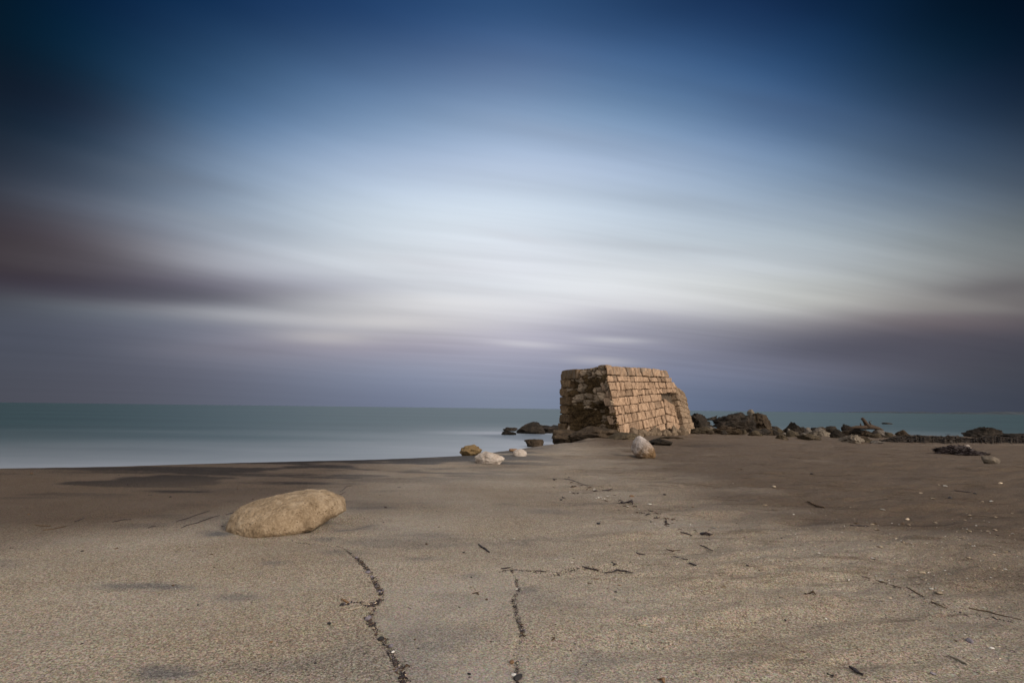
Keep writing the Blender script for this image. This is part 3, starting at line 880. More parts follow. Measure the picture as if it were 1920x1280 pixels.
build_boulder()
stone('stone', 'ochre yellow squarish stone at the edge of the sand, behind the larger white stone', 'stone', 861, 904, 834, 854, MAT_OCHRE, sub=5, cuts=4, rough=.25, seed=12)
stone('stone', 'white elongated smooth stone with a hollow underside in front of the ochre stone', 'stone', 889, 948, 847, 870, MAT_WHITE, sub=5, cuts=2, rough=.15, seed=23, depth=.6, rot=-.25)
stone('stone', 'small low white stone between the long white stone and the ruin', 'stone', 961, 988, 842, 855, MAT_WHITE, sub=4, cuts=3, rough=.15, seed=35)
stone('stone', 'thin flat reddish stone chip just behind the small low white stone', 'stone', 954, 970, 841, 846, MAT_ORANGE, sub=3, cuts=2, seed=36)


def build_upright():
    p = at_z(1209, 860)
    k = p.y / FPX
    P2 = lambda x, y, d: ((x - 1209) * k, d, (857 - y) * k)
    pts = [P2(1203, 816, .16), P2(1195, 822, .14), P2(1187, 838, .16), P2(1193, 852, .12), P2(1210, 858, .02), P2(1230, 860, .10), P2(1228, 847, .08), P2(1223, 837, .16),
           P2(1214, 823, .14), P2(1206, 838, .02), P2(1217, 842, .03), P2(1200, 830, .06), P2(1196, 860, .30), P2(1226, 860, .28), P2(1218, 836, .30), P2(1192, 834, .28), P2(1204, 820, .24)]
    o = link('stone', hull_stone(pts, 4, .012, 2, 2), MAT_UPRIGHT)
    o.location = (p.x + .025, p.y - .02, terrain(p.x, p.y) - .012)
    tag(o, 'upright pinkish white and tan stone standing on the sand in front of the ruin', 'stone')


build_upright()


# ------------------------------------------------------------------ the ruin
def add_block(bm, lay, c, du, dv, dn, tone, rnd, jit=0.012, cut=0.0):
    """one stone of the wall: a slightly irregular box from its eight corners, c = outer lower corner, du along, dv up, dn inwards"""
    vs_ = []
    for k in range(8):
        a, b, e = k & 1, (k >> 1) & 1, (k >> 2) & 1
        p = c + du * a + dv * b + dn * e
        if e == 0:
            p = p + Vector((rnd.uniform(-jit, jit), rnd.uniform(-jit, jit), rnd.uniform(-jit, jit)))
        vs_.append(bm.verts.new(p))
    for f in ((0, 1, 3, 2), (4, 6, 7, 5), (0, 4, 5, 1), (2, 3, 7, 6), (0, 2, 6, 4), (1, 5, 7, 3)):
        bm.faces.new([vs_[i] for i in f])
    for v in vs_:
        v[lay] = tone


RU_A = Vector((2.92, 16.0, 0))                    # near corner at the top
RU_DU = Vector((0.79, 0.613, 0)).normalized()
RU_N = Vector((0.613, -0.79, 0)).normalized()
RU_H = 2.185
RU_B = 0.58                                       # how far the foot stands out
RU_L = 3.27
RU_F = Vector((1.86, 18.4, 0))
RU_NL = Vector((-0.915, -0.404, 0)).normalized()


def face_pt(u, w):                                # on the sloping front face; the sunken wall's courses draw together along it
    w = RU_H - (RU_H - w) * (1 - 0.068 * u)
    return RU_A + RU_DU * u + RU_N * (RU_B * (1 - w / RU_H)) + Vector((0, 0, w))


def near_edge(w):
    return face_pt(0, w)


def far_edge(w):
    return RU_F + Vector((-0.09, 0.03, 0)) * (1 - w / RU_H) + Vector((0, 0, w))


ROWS = [.33, .21, .27, .22, .27, .28, .29, .30, .25, .25]
bev = []


def worn(bm, wd=0.016, amp=0.014):
    """knock the edges off every stone and roughen its faces"""
    bmesh.ops.recalc_face_normals(bm, faces=bm.faces)
    bmesh.ops.bevel(bm, geom=bm.edges[:], offset=wd, segments=1, affect='EDGES', profile=.6)
    long_ = [e for e in bm.edges if e.calc_length() > .09]
    bmesh.ops.subdivide_edges(bm, edges=long_, cuts=3, use_grid_fill=True)
    for v in bm.verts:
        q = v.co
        v.co = q + Vector((noise.noise(q * 7), noise.noise(q * 7 + Vector((9, 0, 0))), noise.noise(q * 7 + Vector((0, 9, 0))))) * amp * 1.3 + Vector((noise.noise(q * 19), noise.noise(q * 19 + Vector((9, 0, 0))), noise.noise(q * 19 + Vector((0, 9, 0))))) * amp * .6


def build_ruin():
    root = empty('stone_ruin', (3.0, 16.4, 0))
    bpy.context.view_layer.update()
    inv = Matrix.Translation(-Vector(root.location))
    tag(root, 'broken tan stone bunker ruin with coursed blocks standing at the edge of the sea', 'ruin')

    def fin(name, bm, mat, smooth=False, parent=root):
        bmesh.ops.recalc_face_normals(bm, faces=bm.faces)
        bmesh.ops.transform(bm, matrix=inv, verts=bm.verts)
        me = mesh_from_bm(name, bm, smooth)
        return link(name, me, mat, parent)

    rnd = random.Random(5)
    # front wall: courses of blocks that lean with the wall
    bm = bmesh.new()
    lay = bm.verts.layers.float.new('shade')
    bq = bmesh.new()
    layq = bq.verts.layers.float.new('shade')
    ends = [3.27, 3.36, 3.52, 3.45, 2.53, 2.57, 2.53, 2.46, 2.36, 2.3]
    w1 = RU_H
    for r, hgt in enumerate(ROWS):
        w0 = w1 - hgt
        u = 0.0
        first = True
        while u < ends[r] - 0.02:
            bw = rnd.choice([.16, .2, .24, .28, .3, .36, .46, .55]) * rnd.uniform(.72, .9) if not first else rnd.uniform(.22, .36)
            if rnd.random() < .25:
                bw *= .65
            if ends[r] - (u + bw) < 0.14:
                bw = ends[r] - u
            gap_u, gap_w = 0.009, rnd.uniform(.012, .034)
            out = RU_N * rnd.uniform(-.012, .012)
            if r == 0:
                out = out + RU_N * .02
            tw = rnd.uniform(-.03, .02) if r == 0 else 0
            a = face_pt(u + gap_u, w0 + gap_w) + out
            du = face_pt(u + bw - gap_u, w0 + gap_w) - face_pt(u + gap_u, w0 + gap_w)
            dv = face_pt(u, w1 + tw) - face_pt(u, w0 + gap_w)
            th = (.46 if r % 2 == 0 else .30) if first else .20
            tone = rnd.uniform(.80, 1.12)
            if rnd.random() < .12:
                tone *= .75
            dn = (far_edge(w0) - near_edge(w0)).normalized() * th if first else -RU_N * th
            add_block(bm, lay, a, du, dv, dn, tone, rnd)
            u += bw
            first = False
        w1 = w0
    worn(bm, .018, .015)
    fin('front_wall', bm, MAT_MASON)
    # quoin stones at the far corner
    w1 = RU_H
    for r, hgt in enumerate([.36, .29, .31, .31, .30, .30, .32, .28]):
        w0 = w1 - hgt
        ln = 1.05 if r == 0 else (0.62 if r % 2 else 0.48)
        o_ = rnd.uniform(.05, .11)
        p = far_edge(w0 + .012)
        d = (near_edge(w0) - far_edge(w0)).normalized()
        p = p + RU_NL * o_ - d * rnd.uniform(-.02, .05)
        add_block(bq, layq, p, d * ln, Vector((0, 0, hgt - .02)), -RU_NL * .45, rnd.uniform(.7, 1.2), rnd, .02)
        w1 = w0
    worn(bq, .03, .026)
    fin('corner_stones', bq, MAT_QUOIN)
    # rubble core showing in the broken end
    bm = bmesh.new()
    NS, NW = 130, 120
    l_st = bm.verts.layers.float.new('stone')
    l_sh = bm.verts.layers.float.new('shade')
    grid = []
    for i in range(NS + 1):
        row = []
        for k in range(NW + 1):
            s_, w = i / NS, -0.35 + (RU_H + .32) * k / NW
            p = near_edge(w).lerp(far_edge(w), s_)
            mid = math.sin(math.pi * min(max(s_ * 1.1, 0), 1))
            n1 = noise.fractal(p * 1.5 + Vector((4, 9, 2)), .8, 2.1, 5)
            n2 = noise.turbulence(Vector((p.x * 1.2, p.y * 1.2, p.z * 4.2)), 4, False)
            vd = noise.voronoi(Vector((p.x * 3.2, p.y * 3.2, p.z * 4.6)))[0]
            vd2 = noise.voronoi(Vector((p.x * 8, p.y * 8, p.z * 10)))[0]
            dp = .05 + .06 * mid + .12 * n1 + .12 * (n2 - .6) + .15 * (.35 - min(vd[1] - vd[0], .35)) + .06 * (.3 - min(vd2[1] - vd2[0], .3))
            low = math.exp(-((w - .95) / .45) ** 2)
            dp += .20 * low * math.exp(-((s_ - .25) / .28) ** 2)
            dp = max(dp * min(1, .25 + s_ * 8), -.02)
            if .10 < s_ < .70:
                dp += .05 + .10 * smooth01((1.15 - w) / .5)
            cell = noise.voronoi(Vector((p.x * 3.2, p.y * 3.2, p.z * 4.6)))[1][0]
            hsh = abs(math.sin(cell.x * 12.99 + cell.y * 78.23 + cell.z * 37.7) * 43758.5) % 1
            chance = .62 if w > 1.15 else (.62 * (w - .75) / .40 if w > .75 else .06)
            if w < 1.15:
                dp += .05 * math.sin(w * 24 + 3 * n1 * 4) * (1 if s_ < .75 else .3)
            is_st = 1.0 if hsh < chance and vd[1] - vd[0] > .07 else 0.0
            v_ = bm.verts.new(p - RU_NL * (dp - .05 * is_st))
            v_[l_st] = is_st
            v_[l_sh] = .45 + .7 * ((hsh * 57.3) % 1)
            row.append(v_)
        grid.append(row)
    for i in range(NS):
        for k in range(NW):
            bm.faces.new((grid[i][k], grid[i + 1][k], grid[i + 1][k + 1], grid[i][k + 1]))
    # close it backwards and over the top
    back = -RU_NL * 1.0
    tb, tf = [], []
    for i in range(NS + 1):
        q = grid[i][NW].co
        tb.append(bm.verts.new(q + RU_DU * .8 + Vector((0, 0, .02 * noise.noise(q * 5)))))
    for i in range(NS):
        bm.faces.new((grid[i][NW], grid[i + 1][NW], tb[i + 1], tb[i]))
    fin('rubble_core', bm, MAT_RUBBLE, True)
    # body behind the skins
    bm = bmesh.new()
    inn = .16

    def bp(u, w, back_):
        return RU_A + RU_DU * u + RU_N * ((RU_B * (1 - w / RU_H) - inn) - back_) + Vector((0, 0, w))
    dw = 2.35
    top = RU_H - .05
    lf = lambda w: near_edge(w) + RU_DU * .50 - RU_N * inn
    lb = lambda w: far_edge(w) + RU_DU * .55
    pts = [lf(-.4), bp(3.62, -.4, .28), bp(3.62, -.4, dw), lb(-.4), lf(top), bp(3.34, top, .02), bp(3.34, top, dw), lb(top)]
    v = [bm.verts.new(p) for p in pts]
    for f in ((0, 1, 5, 4), (1, 2, 6, 5), (2, 3, 7, 6), (3, 0, 4, 7), (4, 5, 6, 7), (3, 2, 1, 0)):
        bm.faces.new([v[i] for i in f])
    fin('inner_fill', bm, MAT_MORTAR)
    # slabs of wall that broke away and slid down at the far end
    def slab(name, tl, tr, br, bl, rows, th, mat, seed, wmin, wmax):
        rnd2 = random.Random(seed)
        bm = bmesh.new()
        lay = bm.verts.layers.float.new('shade')
        nrm = (tr - bl).cross(tl - br).normalized()
        if nrm.y > 0:
            nrm = -nrm

        def P(a, b):                              # a along, b down
            return tl.lerp(tr, a).lerp(bl.lerp(br, a), b)
        L = (tr - tl).length * .5 + (br - bl).length * .5
        for r in range(rows):
            b0, b1 = r / rows, (r + 1) / rows
            a = 0.0
            while a < 1 - 1e-4:
                st = rnd2.uniform(wmin, wmax) / L
                if 1 - (a + st) < .14:
                    st = 1 - a
                g1, g2 = .010 / L, .07 / rows
                c = P(a + g1, b1)
                du = P(a + st - g1, b1) - c
                dv = P(a + g1, b0 + g2) - c
                add_block(bm, lay, c + nrm * rnd2.uniform(-.012, .012), du, dv, -nrm * th, rnd2.uniform(.8, 1.1), rnd2, .01)
                a += st
        worn(bm, .018, .015)
        fin(name, bm, mat)
    slab('fallen_panel', at(1245, 745, 17.6), at(1269, 763, 18.2), at(1281, 806, 18.0), at(1253, 804, 17.3), 4, .22, MAT_MASON, 31, .30, .5)
    slab('side_wing', at(1262, 716, 18.2), at(1285, 737, 19.1), at(1304, 808, 19.0), at(1289, 816, 17.7), 9, .3, MAT_MASON_B, 32, .28, .45)
    # foot of the wall, broken small
    bm2 = bmesh.new()
    for k in range(16):
        u = .55 + k * .185
        p = face_pt(u, -.15) + RU_N * rnd.uniform(0.0, .14)
        me = stone_mesh(1200 + k, rnd.uniform(.16, .34), rnd.uniform(.2, .3), rnd.uniform(.12, .34), 3, .35, 12, .6, hard=1.0, fine=.1)
        me.transform(Matrix.Translation(Vector((p.x, p.y, terrain(p.x, p.y) + .02))) @ Matrix.Rotation(rnd.uniform(-.6, .6) + .65, 4, 'Z'))
        bm2.from_mesh(me)
        bpy.data.meshes.remove(me)
    fin('broken_footing', bm2, MAT_PALE_T, True)


MAT_PALE_T = rock_material('broken footing', (.05, .034, .022), (.15, .108, .072), (.29, .22, .155), 6, 0.5, 0.8)
build_ruin()

# rock ledge under the ruin
LEDGE = 'rocks under the ruin'
stone('rock', 'broad brown rock ledge under the dark broken end of the ruin', 'rock', 1062, 1176, 800, 829, MAT_BROWN, LEDGE, z=-.12, depth=.7, sub=5, cuts=9, rough=.3, seed=61)
stone('rock', 'low brown rock sloping from the ruin into the milky water', 'rock', 1034, 1095, 806, 832, MAT_BROWN, LEDGE, z=-.22, depth=.8, sub=5, cuts=8, rough=.35, seed=62)
stone('rock', 'brown rock lump at the foot of the front corner of the ruin', 'rock', 1135, 1200, 811, 828, MAT_OLIVE, LEDGE, z=-.05, depth=.7, sub=5, cuts=8, rough=.3, seed=63)
stone('rock', 'flat dark rock shelf behind the sloping brown rock beside the ruin', 'rock', 1022, 1075, 797, 812, MAT_DARK, LEDGE, z=-.3, depth=.8, sub=4, cuts=8, rough=.3, seed=64)
stone('rock', 'small dark rocky heap in the wet hollow behind the upright stone', 'rock', 1217, 1262, 822, 835, MAT_DARK, None, depth=.7, sub=4, cuts=9, rough=.5, seed=65)
stone('rock', 'thin dark rock strip in the sand below the front wall of the ruin', 'rock', 1232, 1282, 818, 824, MAT_BROWN, None, depth=.5, sub=4, cuts=9, rough=.5, seed=66)

# rocks in the sea beside the ruin
SEAR = 'rocks in the sea beside the ruin'
for x0, x1, tp, bs, mt, lb, sdd in (
        (967, 1024, 791, 813, MAT_DARK, 'peaked dark rock in the milky sea, tallest beside the ruin', 71),
        (1000, 1056, 797, 812, MAT_DARK, 'long low dark rock in the sea between the peaked rock and the ruin', 72),
        (942, 972, 801, 808, MAT_DARK, 'thin flat rock barely above the sea, farther out than the peaked rock', 73),
        (939, 968, 808, 815, MAT_DARK, 'smallest flat dark rock at the outer foot of the peaked rock', 74),
        (982, 1020, 823, 838, MAT_BROWN, 'rounded brown rock in the froth close to the sand edge', 75)):
    stone('rock', lb, 'rock', x0, x1, tp, bs, mt, SEAR, z=SEA_Z, depth=.7, sub=5, cuts=8, rough=.35, seed=sdd, sink=.5)

# rocks along the shore beyond the ruin
SHR = 'rocks along the shore beyond the ruin'
for k, (x0, x1, tp, bs, mt, lb) in enumerate((
        (1292, 1332, 775, 809, MAT_DARK, 'dark jagged rock leaning against the broken wing of the ruin'),
        (1316, 1346, 778, 804, MAT_DARK, 'dark pointed rock between the ruin and the great rock mass'),
        (1286, 1344, 799, 813, MAT_OLIVE, 'low olive brown rock apron at the foot of the dark jagged rock'),
        (1338, 1418, 771, 809, MAT_DARK, 'great dark rounded rock mass, largest rock on the shore'),
        (1400, 1448, 774, 810, MAT_BROWN, 'brown blocky rock sloping down at the end of the great rock mass'),
        (1374, 1397, 786, 799, MAT_PALE, 'pale round rock lodged against the face of the great rock mass'),
        (1337, 1390, 797, 814, MAT_BROWN, 'low brown rock in front of the great rock mass'),
        (1388, 1414, 800, 811, MAT_OLIVE, 'small olive rock below the pale round rock'),
        (1415, 1433, 803, 814, MAT_OLIVE, 'small cracked rock in front of the brown blocky rock'),
        (1432, 1450, 804, 815, MAT_BROWN, 'small brown rock at the end of the great rock mass'),
        (1448, 1470, 801, 814, MAT_OLIVE, 'rounded greenish rock beside the small brown rock'),
        (1442, 1473, 790, 800, MAT_BROWN, 'long smooth brown rock lying in front of the open sea'),
        (1468, 1508, 791, 814, MAT_DARK, 'dark hunched rock past the rounded greenish rock'),
        (1476, 1488, 803, 816, MAT_GREY, 'small grey upright rock in front of the dark hunched rock'),
        (1502, 1534, 787, 801, MAT_DARK, 'dark domed rock behind the dark hunched rock'),
        (1541, 1566, 789, 806, MAT_DARK, 'dark rounded rock past the dark domed rock, by the water'),
        (1560, 1593, 792, 806, MAT_DARK, 'dark rock with a long sloping back by the water'),
        (1530, 1550, 796, 808, MAT_GREY, 'grey rock in the gap between two dark rocks'),
        (1550, 1565, 802, 809, MAT_PALE, 'small pale rock under the dark rounded rock'),
        (1518, 1560, 807, 818, MAT_PALE, 'pale flat rock slab lying on ochre rock'),
        (1494, 1542, 813, 825, MAT_OLIVE, 'long ochre rock low in the sand under the pale slab'),
        (1455, 1478, 815, 825, MAT_OLIVE, 'small ochre rock alone on the sand before the dark hunched rock'),
        (1557, 1580, 803, 821, MAT_DARK, 'dark broken rock beside the pale flat slab'),
        (1573, 1618, 814, 830, MAT_PALE, 'pale slab leaning on the sand, nearest of the shore rocks'),
        (1611, 1634, 822, 830, MAT_OLIVE, 'low ochre stone touching the leaning pale slab'),
        (1633, 1657, 826, 831, MAT_GREY, 'flat grey stone plate in the sand past the leaning pale slab'),
        (1579, 1597, 795, 812, MAT_DARK, 'dark rock just before the driftwood stump'),
        (1596, 1626, 804, 818, MAT_DARK, 'dark broken rock under the driftwood stump'),
        (1614, 1642, 806, 819, MAT_BROWN, 'brown mottled rock under the driftwood log'),
        (1640, 1669, 805, 820, MAT_GREY, 'grey rock at the end of the driftwood log'),
        (1652, 1682, 799, 813, MAT_DARK, 'dark flat topped rock past the driftwood log'),
        (1676, 1704, 799, 812, MAT_BROWN, 'brown flat topped rock beside the seaweed bank'),
        (1704, 1720, 806, 814, MAT_PALE, 'pale angular rock on top of the seaweed bank'),
        (1717, 1733, 804, 814, MAT_PALE, 'pale pointed rock beside the pale angular rock'),
        (1758, 1780, 805, 816, MAT_DARK, 'small black rock on the seaweed bank, between the pale rocks'),
        (1790, 1808, 809, 816, MAT_PALE, 'pale flat stone on the seaweed bank before the dark mound rock'),
        (1813, 1880, 800, 820, MAT_DARK, 'dark mound shaped rock rising over the seaweed bank'),
        (1878, 1930, 812, 823, MAT_DARK, 'low dark rock at the far end of the shore rocks'),
        (1506, 1522, 800, 812, MAT_GREY, 'small grey rock between the dark hunched rock and the pale slab'),
        (1486, 1500, 808, 816, MAT_OLIVE, 'small olive stone at the foot of the dark hunched rock'),
        (1410, 1424, 808, 814, MAT_GREY, 'little grey stone before the small cracked rock'),
        (1533, 1546, 803, 811, MAT_BROWN, 'little brown stone before the grey rock in the gap'))):
    stone('rock', lb, 'rock', x0, x1, tp, bs, mt, SHR, depth=.75, sub=5 if x1 - x0 > 38 else 4, cuts=10, rough=.5, sink=.4, seed=300 + k, fine=.14, hard=1.0, freq=2.1)
rf = random.Random(411)
for k in range(64):
    x = rf.uniform(1330, 1705)
    w = rf.uniform(8, 26)
    b = 811 + (x - 1330) / 375 * 7 + rf.uniform(-6, 5)
    stone('rock', 'small broken rock filling the line of shore rocks past the ruin', 'rock', x - w / 2, x + w / 2, b - w * rf.uniform(.35, .65), b, rf.choice([MAT_DARK, MAT_DARK, MAT_DARK, MAT_BROWN, MAT_BROWN, MAT_OLIVE, MAT_GREY]),
          'small rocks between the shore rocks', depth=.8, sub=3, cuts=10, rough=.4, sink=.4, seed=600 + k, fine=.1, hard=1.0)
o = stone('rock', 'pale square stone perched on top of the great rock mass', 'rock', 1401, 1414, 767, 776, MAT_PALE, SHR, z=0.66, depth=.9, cuts=8, seed=391)
stone('rock', 'dark sliver of rock awash in the sea beyond the driftwood log', 'rock', 1655, 1672, 792, 795, MAT_DARK, SHR, z=SEA_Z, depth=.7, seed=392)


# ------------------------------------------------------------------ tubes and ribbons: driftwood, twigs, seaweed
def tube_mesh(pts, radii, seg=7, seed=0, lump=0.2, flat=1.0):
    rnd = random.Random(seed)
    bm = bmesh.new()
    rings = []
    for i, (p, r) in enumerate(zip(pts, radii)):
        a = pts[max(i - 1, 0)]
        b = pts[min(i + 1, len(pts) - 1)]
        t = (b - a).normalized()
        up = Vector((0, 0, 1)) if abs(t.z) < .9 else Vector((1, 0, 0))
        s_ = t.cross(up).normalized()
        n = s_.cross(t)
        rings.append([bm.verts.new(p + (s_ * math.cos(2 * math.pi * k / seg) + n * flat * math.sin(2 * math.pi * k / seg)) * r * (1 + rnd.uniform(-lump, lump))) for k in range(seg)])
    for a, b in zip(rings[:-1], rings[1:]):
        for k in range(seg):
            bm.faces.new((a[k], a[(k + 1) % seg], b[(k + 1) % seg], b[k]))
    bm.faces.new(rings[0][::-1])
    bm.faces.new(rings[-1])
    return mesh_from_bm('tube', bm)


def build_driftwood():
    Y = 18.0
    root = empty('driftwood', at(1630, 803, Y))
    tag(root, 'brown driftwood log with a leaning broken branch lying on the shore rocks', 'driftwood')
    off = Vector(root.location)
    L = lambda x, y, dy=0: at(x, y, Y + dy) - off
    link('log', tube_mesh([L(1590, 803), L(1605, 801), L(1620, 801), L(1634, 800), L(1648, 803), L(1656, 806)], [.03, .05, .065, .075, .05, .02], 8, 3), MAT_WOOD, root)
    link('branch', tube_mesh([L(1629, 801), L(1625, 795), L(1621, 789), L(1616, 784)], [.10, .07, .055, .05], 8, 4), MAT_WOOD, root)
    link('branch', tube_mesh([L(1629, 799, .1), L(1632, 794, .1), L(1629, 790, .1), L(1634, 789, .1)], [.04, .03, .02, .012], 6, 5), MAT_WOOD, root)
    link('branch', tube_mesh([L(1613, 801), L(1614, 796), L(1613, 793)], [.03, .02, .01], 6, 6), MAT_WOOD, root)


build_driftwood()


def build_bank():
    """bank of dry seaweed heaped along the shore"""
    bm = bmesh.new()
    NX, NY = 260, 26
    g_ = []
    for i in range(NX + 1):
        px = 1640 + (2080 - 1640) * i / NX
        a = ground(px, 829 + (px - 1640) * .008)
        row = []
        for k in range(NY + 1):
            t = k / NY
            q = Vector((a.x * (1 + t * .10), a.y * (1 + t * .10), 0))
            end = smooth01(i / 30) * smooth01((NX - i) / 20)
            e = math.sin(math.pi * min(t * .62 + .0, 1)) ** .7 if t > 0 else 0
            z = terrain(q.x, q.y) - .03 + float(end) * e * (.13 + .09 * noise.fractal(Vector((q.x * 1.4, q.y * 1.4, 0)), .9, 2, 4) + .06 * noise.noise(q * 9))
            if k == NY:
                z = terrain(q.x, q.y) - .1
            row.append(bm.verts.new((q.x, q.y, z)))
        g_.append(row)
    for i in range(NX):
        for k in range(NY):
            bm.faces.new((g_[i][k], g_[i + 1][k], g_[i + 1][k + 1], g_[i][k + 1]))
    # loose leaves lying on it
    rnd = random.Random(8)
    for _ in range(2600):
        i, k = rnd.randrange(NX), rnd.randrange(0, NY - 6)
        p = g_[i][k].co
        a = rnd.uniform(0, 6.28)
        d = Vector((math.cos(a), math.sin(a), rnd.uniform(-.2, .5))) * rnd.uniform(.03, .09)
        w = Vector((-math.sin(a), math.cos(a), .4)) * rnd.uniform(.004, .010)
        q = p + Vector((0, 0, .012))
        bm.faces.new([bm.verts.new(q - d - w), bm.verts.new(q + d - w), bm.verts.new(q + d + w), bm.verts.new(q - d + w)])
    o = link('seaweed', mesh_from_bm('seaweed', bm, False), plain_material('seaweed bank', (.012, .009, .007), (.055, .038, .026), 25, .8))
    tag(o, 'dark brown bank of dry seaweed heaped along the shore under the rocks', 'seaweed', kind='stuff')


build_bank()


def weed_heap(x0, x1, base, top, label, seed, mat=None, n=420):
    """a heap of dark seaweed leaves: a low mound bristling with ribbons"""
    p = ground((x0 + x1) / 2, base)
    w = (x1 - x0) / FPX * p.y
    h = (base - top) / FPX * p.y
    me = stone_mesh(seed, w, w * .45, h, 5, .45, 8, .4, fine=.2)
    bm = bmesh.new()
    bm.from_mesh(me)
    rnd = random.Random(seed)
    vv = [v.co.copy() for v in bm.verts if v.co.z > 0]
    for _ in range(n):
        c = rnd.choice(vv)
        a = rnd.uniform(0, 6.28)
        l_ = rnd.uniform(.04, .11) * min(w, 1)
        d = Vector((math.cos(a), math.sin(a) * .6, rnd.uniform(-.25, .35))) * l_
        s_ = Vector((-math.sin(a), math.cos(a), .6)) * l_ * .12
        bm.faces.new([bm.verts.new(c - d - s_), bm.verts.new(c + d - s_), bm.verts.new(c + d + s_), bm.verts.new(c - d + s_)])
    o = link('seaweed_heap', mesh_from_bm('seaweed_heap', bm, False), mat or MAT_WEED)
    o.location = (p.x, p.y + w * .18, p.z)
    tag(o, label, 'seaweed')
    return o


weed_heap(1764, 1836, 852, 835, 'dark peaked seaweed heap on the open sand before the seaweed bank', 501)
weed_heap(1806, 1862, 854, 846, 'low trailing seaweed heap joined to the dark peaked heap', 502)
stone('stone', 'small white stone stuck in the top of the dark peaked seaweed heap', 'stone', 1808, 1820, 833, 842, MAT_WHITE, None, z=.06, cuts=8, seed=503)
stone('stone', 'pale yellow angular stone on the sand beside the low seaweed heap', 'stone', 1845, 1872, 855, 869, MAT_PALE, None, cuts=9, seed=504, rough=.3)
stone('stone', 'tiny white stone low on the face of the seaweed bank', 'stone', 1741, 1752, 820, 824, MAT_WHITE, None, cuts=7, seed=505, sub=3)


# ------------------------------------------------------------------ small things on the sand
def twig(px, label, mat, thick=.004, seed=0, group=None, name='twig', cat='twig', flat=.6):
    pts = []
    for x, y in px:
        p = ground(x, y)
        p.z += thick * .55
        pts.append(p)
    rnd = random.Random(seed)
    fine_ = []
    for a, b in zip(pts[:-1], pts[1:]):
        for k in range(4):
            q = a.lerp(b, k / 4)
            fine_.append(q + Vector((rnd.uniform(-1, 1), rnd.uniform(-1, 1), 0)) * thick * .7)
    fine_.append(pts[-1])
    c = fine_[0].copy()
    n = len(fine_)
    rad = [thick * (.55 + .45 * math.sin(math.pi * (i + .6) / n)) for i in range(n)]
    o = link(name, tube_mesh([q - c for q in fine_], rad, 6, seed, .35, flat), mat)
    o.location = c
    tag(o, label, cat, group)
    return o


twig([(898, 1021), (904, 1026), (911, 1030), (917, 1036)], 'dark purple stick alone on open sand between the boulder and the middle beach', MAT_WEED, .007, 1)
twig([(1133, 1074), (1150, 1072), (1158, 1069), (1172, 1071), (1186, 1074)], 'crooked dark stick, longest of the sticks lying along the upper swash line', MAT_WEED, .006, 2)
twig([(1092, 1062), (1104, 1065), (1112, 1067), (1124, 1069)], 'slim dark stick on the upper swash line beside the crooked stick', MAT_WEED, .005, 3)
twig([(940, 1066), (950, 1065), (957, 1064)], 'short dark twig at the corner where the swash lines meet', MAT_WEED, .005, 4)
twig([(1003, 1071), (1012, 1070), (1024, 1072)], 'short dark twig on the upper swash line near the corner', MAT_WEED, .004, 5)
twig([(1193, 1036), (1200, 1039), (1210, 1040)], 'small bent twig on the sand above the crooked stick', MAT_WEED, .005, 6)
twig([(1262, 1042), (1272, 1045), (1282, 1048), (1290, 1049)], 'thin bent twig farther along the sand from the small bent twig', MAT_WEED, .004, 7)
twig([(1314, 1022), (1322, 1026), (1336, 1032)], 'straight dark twig beside the rippled sand', MAT_WEED, .005, 8)
twig([(1293, 1055), (1301, 1059), (1305, 1060)], 'stubby dark twig with a pale tip on the sand', MAT_WEED, .006, 9)
twig([(1276, 998), (1286, 999), (1297, 1000)], 'thin straight twig under the debris cluster', MAT_WEED, .006, 10)
twig([(1515, 945), (1530, 948), (1546, 952)], 'thick brown stick half sunk in the sand above the oval dent', MAT_WEEDB, .012, 11)
twig([(1594, 985), (1612, 986), (1628, 987)], 'dark twig with a knot lying on the rippled sand', MAT_WEED, .009, 12)
twig([(1780, 1230), (1797, 1236), (1815, 1247)], 'yellow brown curled stick at the corner of the beach', MAT_WOODP, .006, 13)
twig([(1595, 1252), (1605, 1258), (1616, 1266)], 'thick short black stick close to the camera on coarse sand', MAT_WEED, .007, 14)
twig([(1740, 1260), (1755, 1266)], 'small grey stick beside the yellow brown curled stick', MAT_VIOLET, .005, 15)
twig([(643, 1146), (655, 1143), (668, 1140), (680, 1136)], 'pale and brown twig sticking out of the small side swash line', MAT_WOODP, .004, 16)
twig([(640, 1124), (648, 1127), (652, 1131)], 'reddish stub at the tip of the small side swash line', MAT_ORANGE, .006, 17)
twig([(446, 918), (447, 914), (447, 910)], 'short upright brown twig on the dark sand behind the boulder', MAT_WEEDB, .007, 18)
twig([(637, 922), (645, 917), (650, 912), (660, 910)], 'dark root like seaweed strand just behind the boulder', MAT_WEED, .0042, 19)
twig([(630, 930), (640, 926), (648, 922)], 'thin seaweed strand touching the back of the boulder', MAT_WEED, .0042, 20)
twig([(424, 965), (434, 962), (444, 959)], 'short dark strand at the blunt end of the boulder', MAT_WEED, .0042, 21)
twig([(330, 978), (350, 972), (372, 964), (394, 957)], 'long thin seaweed strand reaching towards the boulder', MAT_WEED, .0042, 22)
twig([(338, 990), (350, 985), (370, 980), (396, 970), (412, 966)], 'second seaweed strand, lower and longer, reaching towards the boulder', MAT_WEED, .0042, 23)
twig([(64, 984), (78, 986), (95, 986)], 'thick clump of brown seaweed strands on the darkest sand', MAT_WEEDB, .005, 24)
twig([(80, 994), (100, 992), (125, 986)], 'long brown seaweed strand under the thick clump', MAT_WEEDB, .005, 25)
twig([(140, 978), (148, 975), (157, 971)], 'short dark strand past the thick seaweed clump', MAT_WEED, .0042, 26)
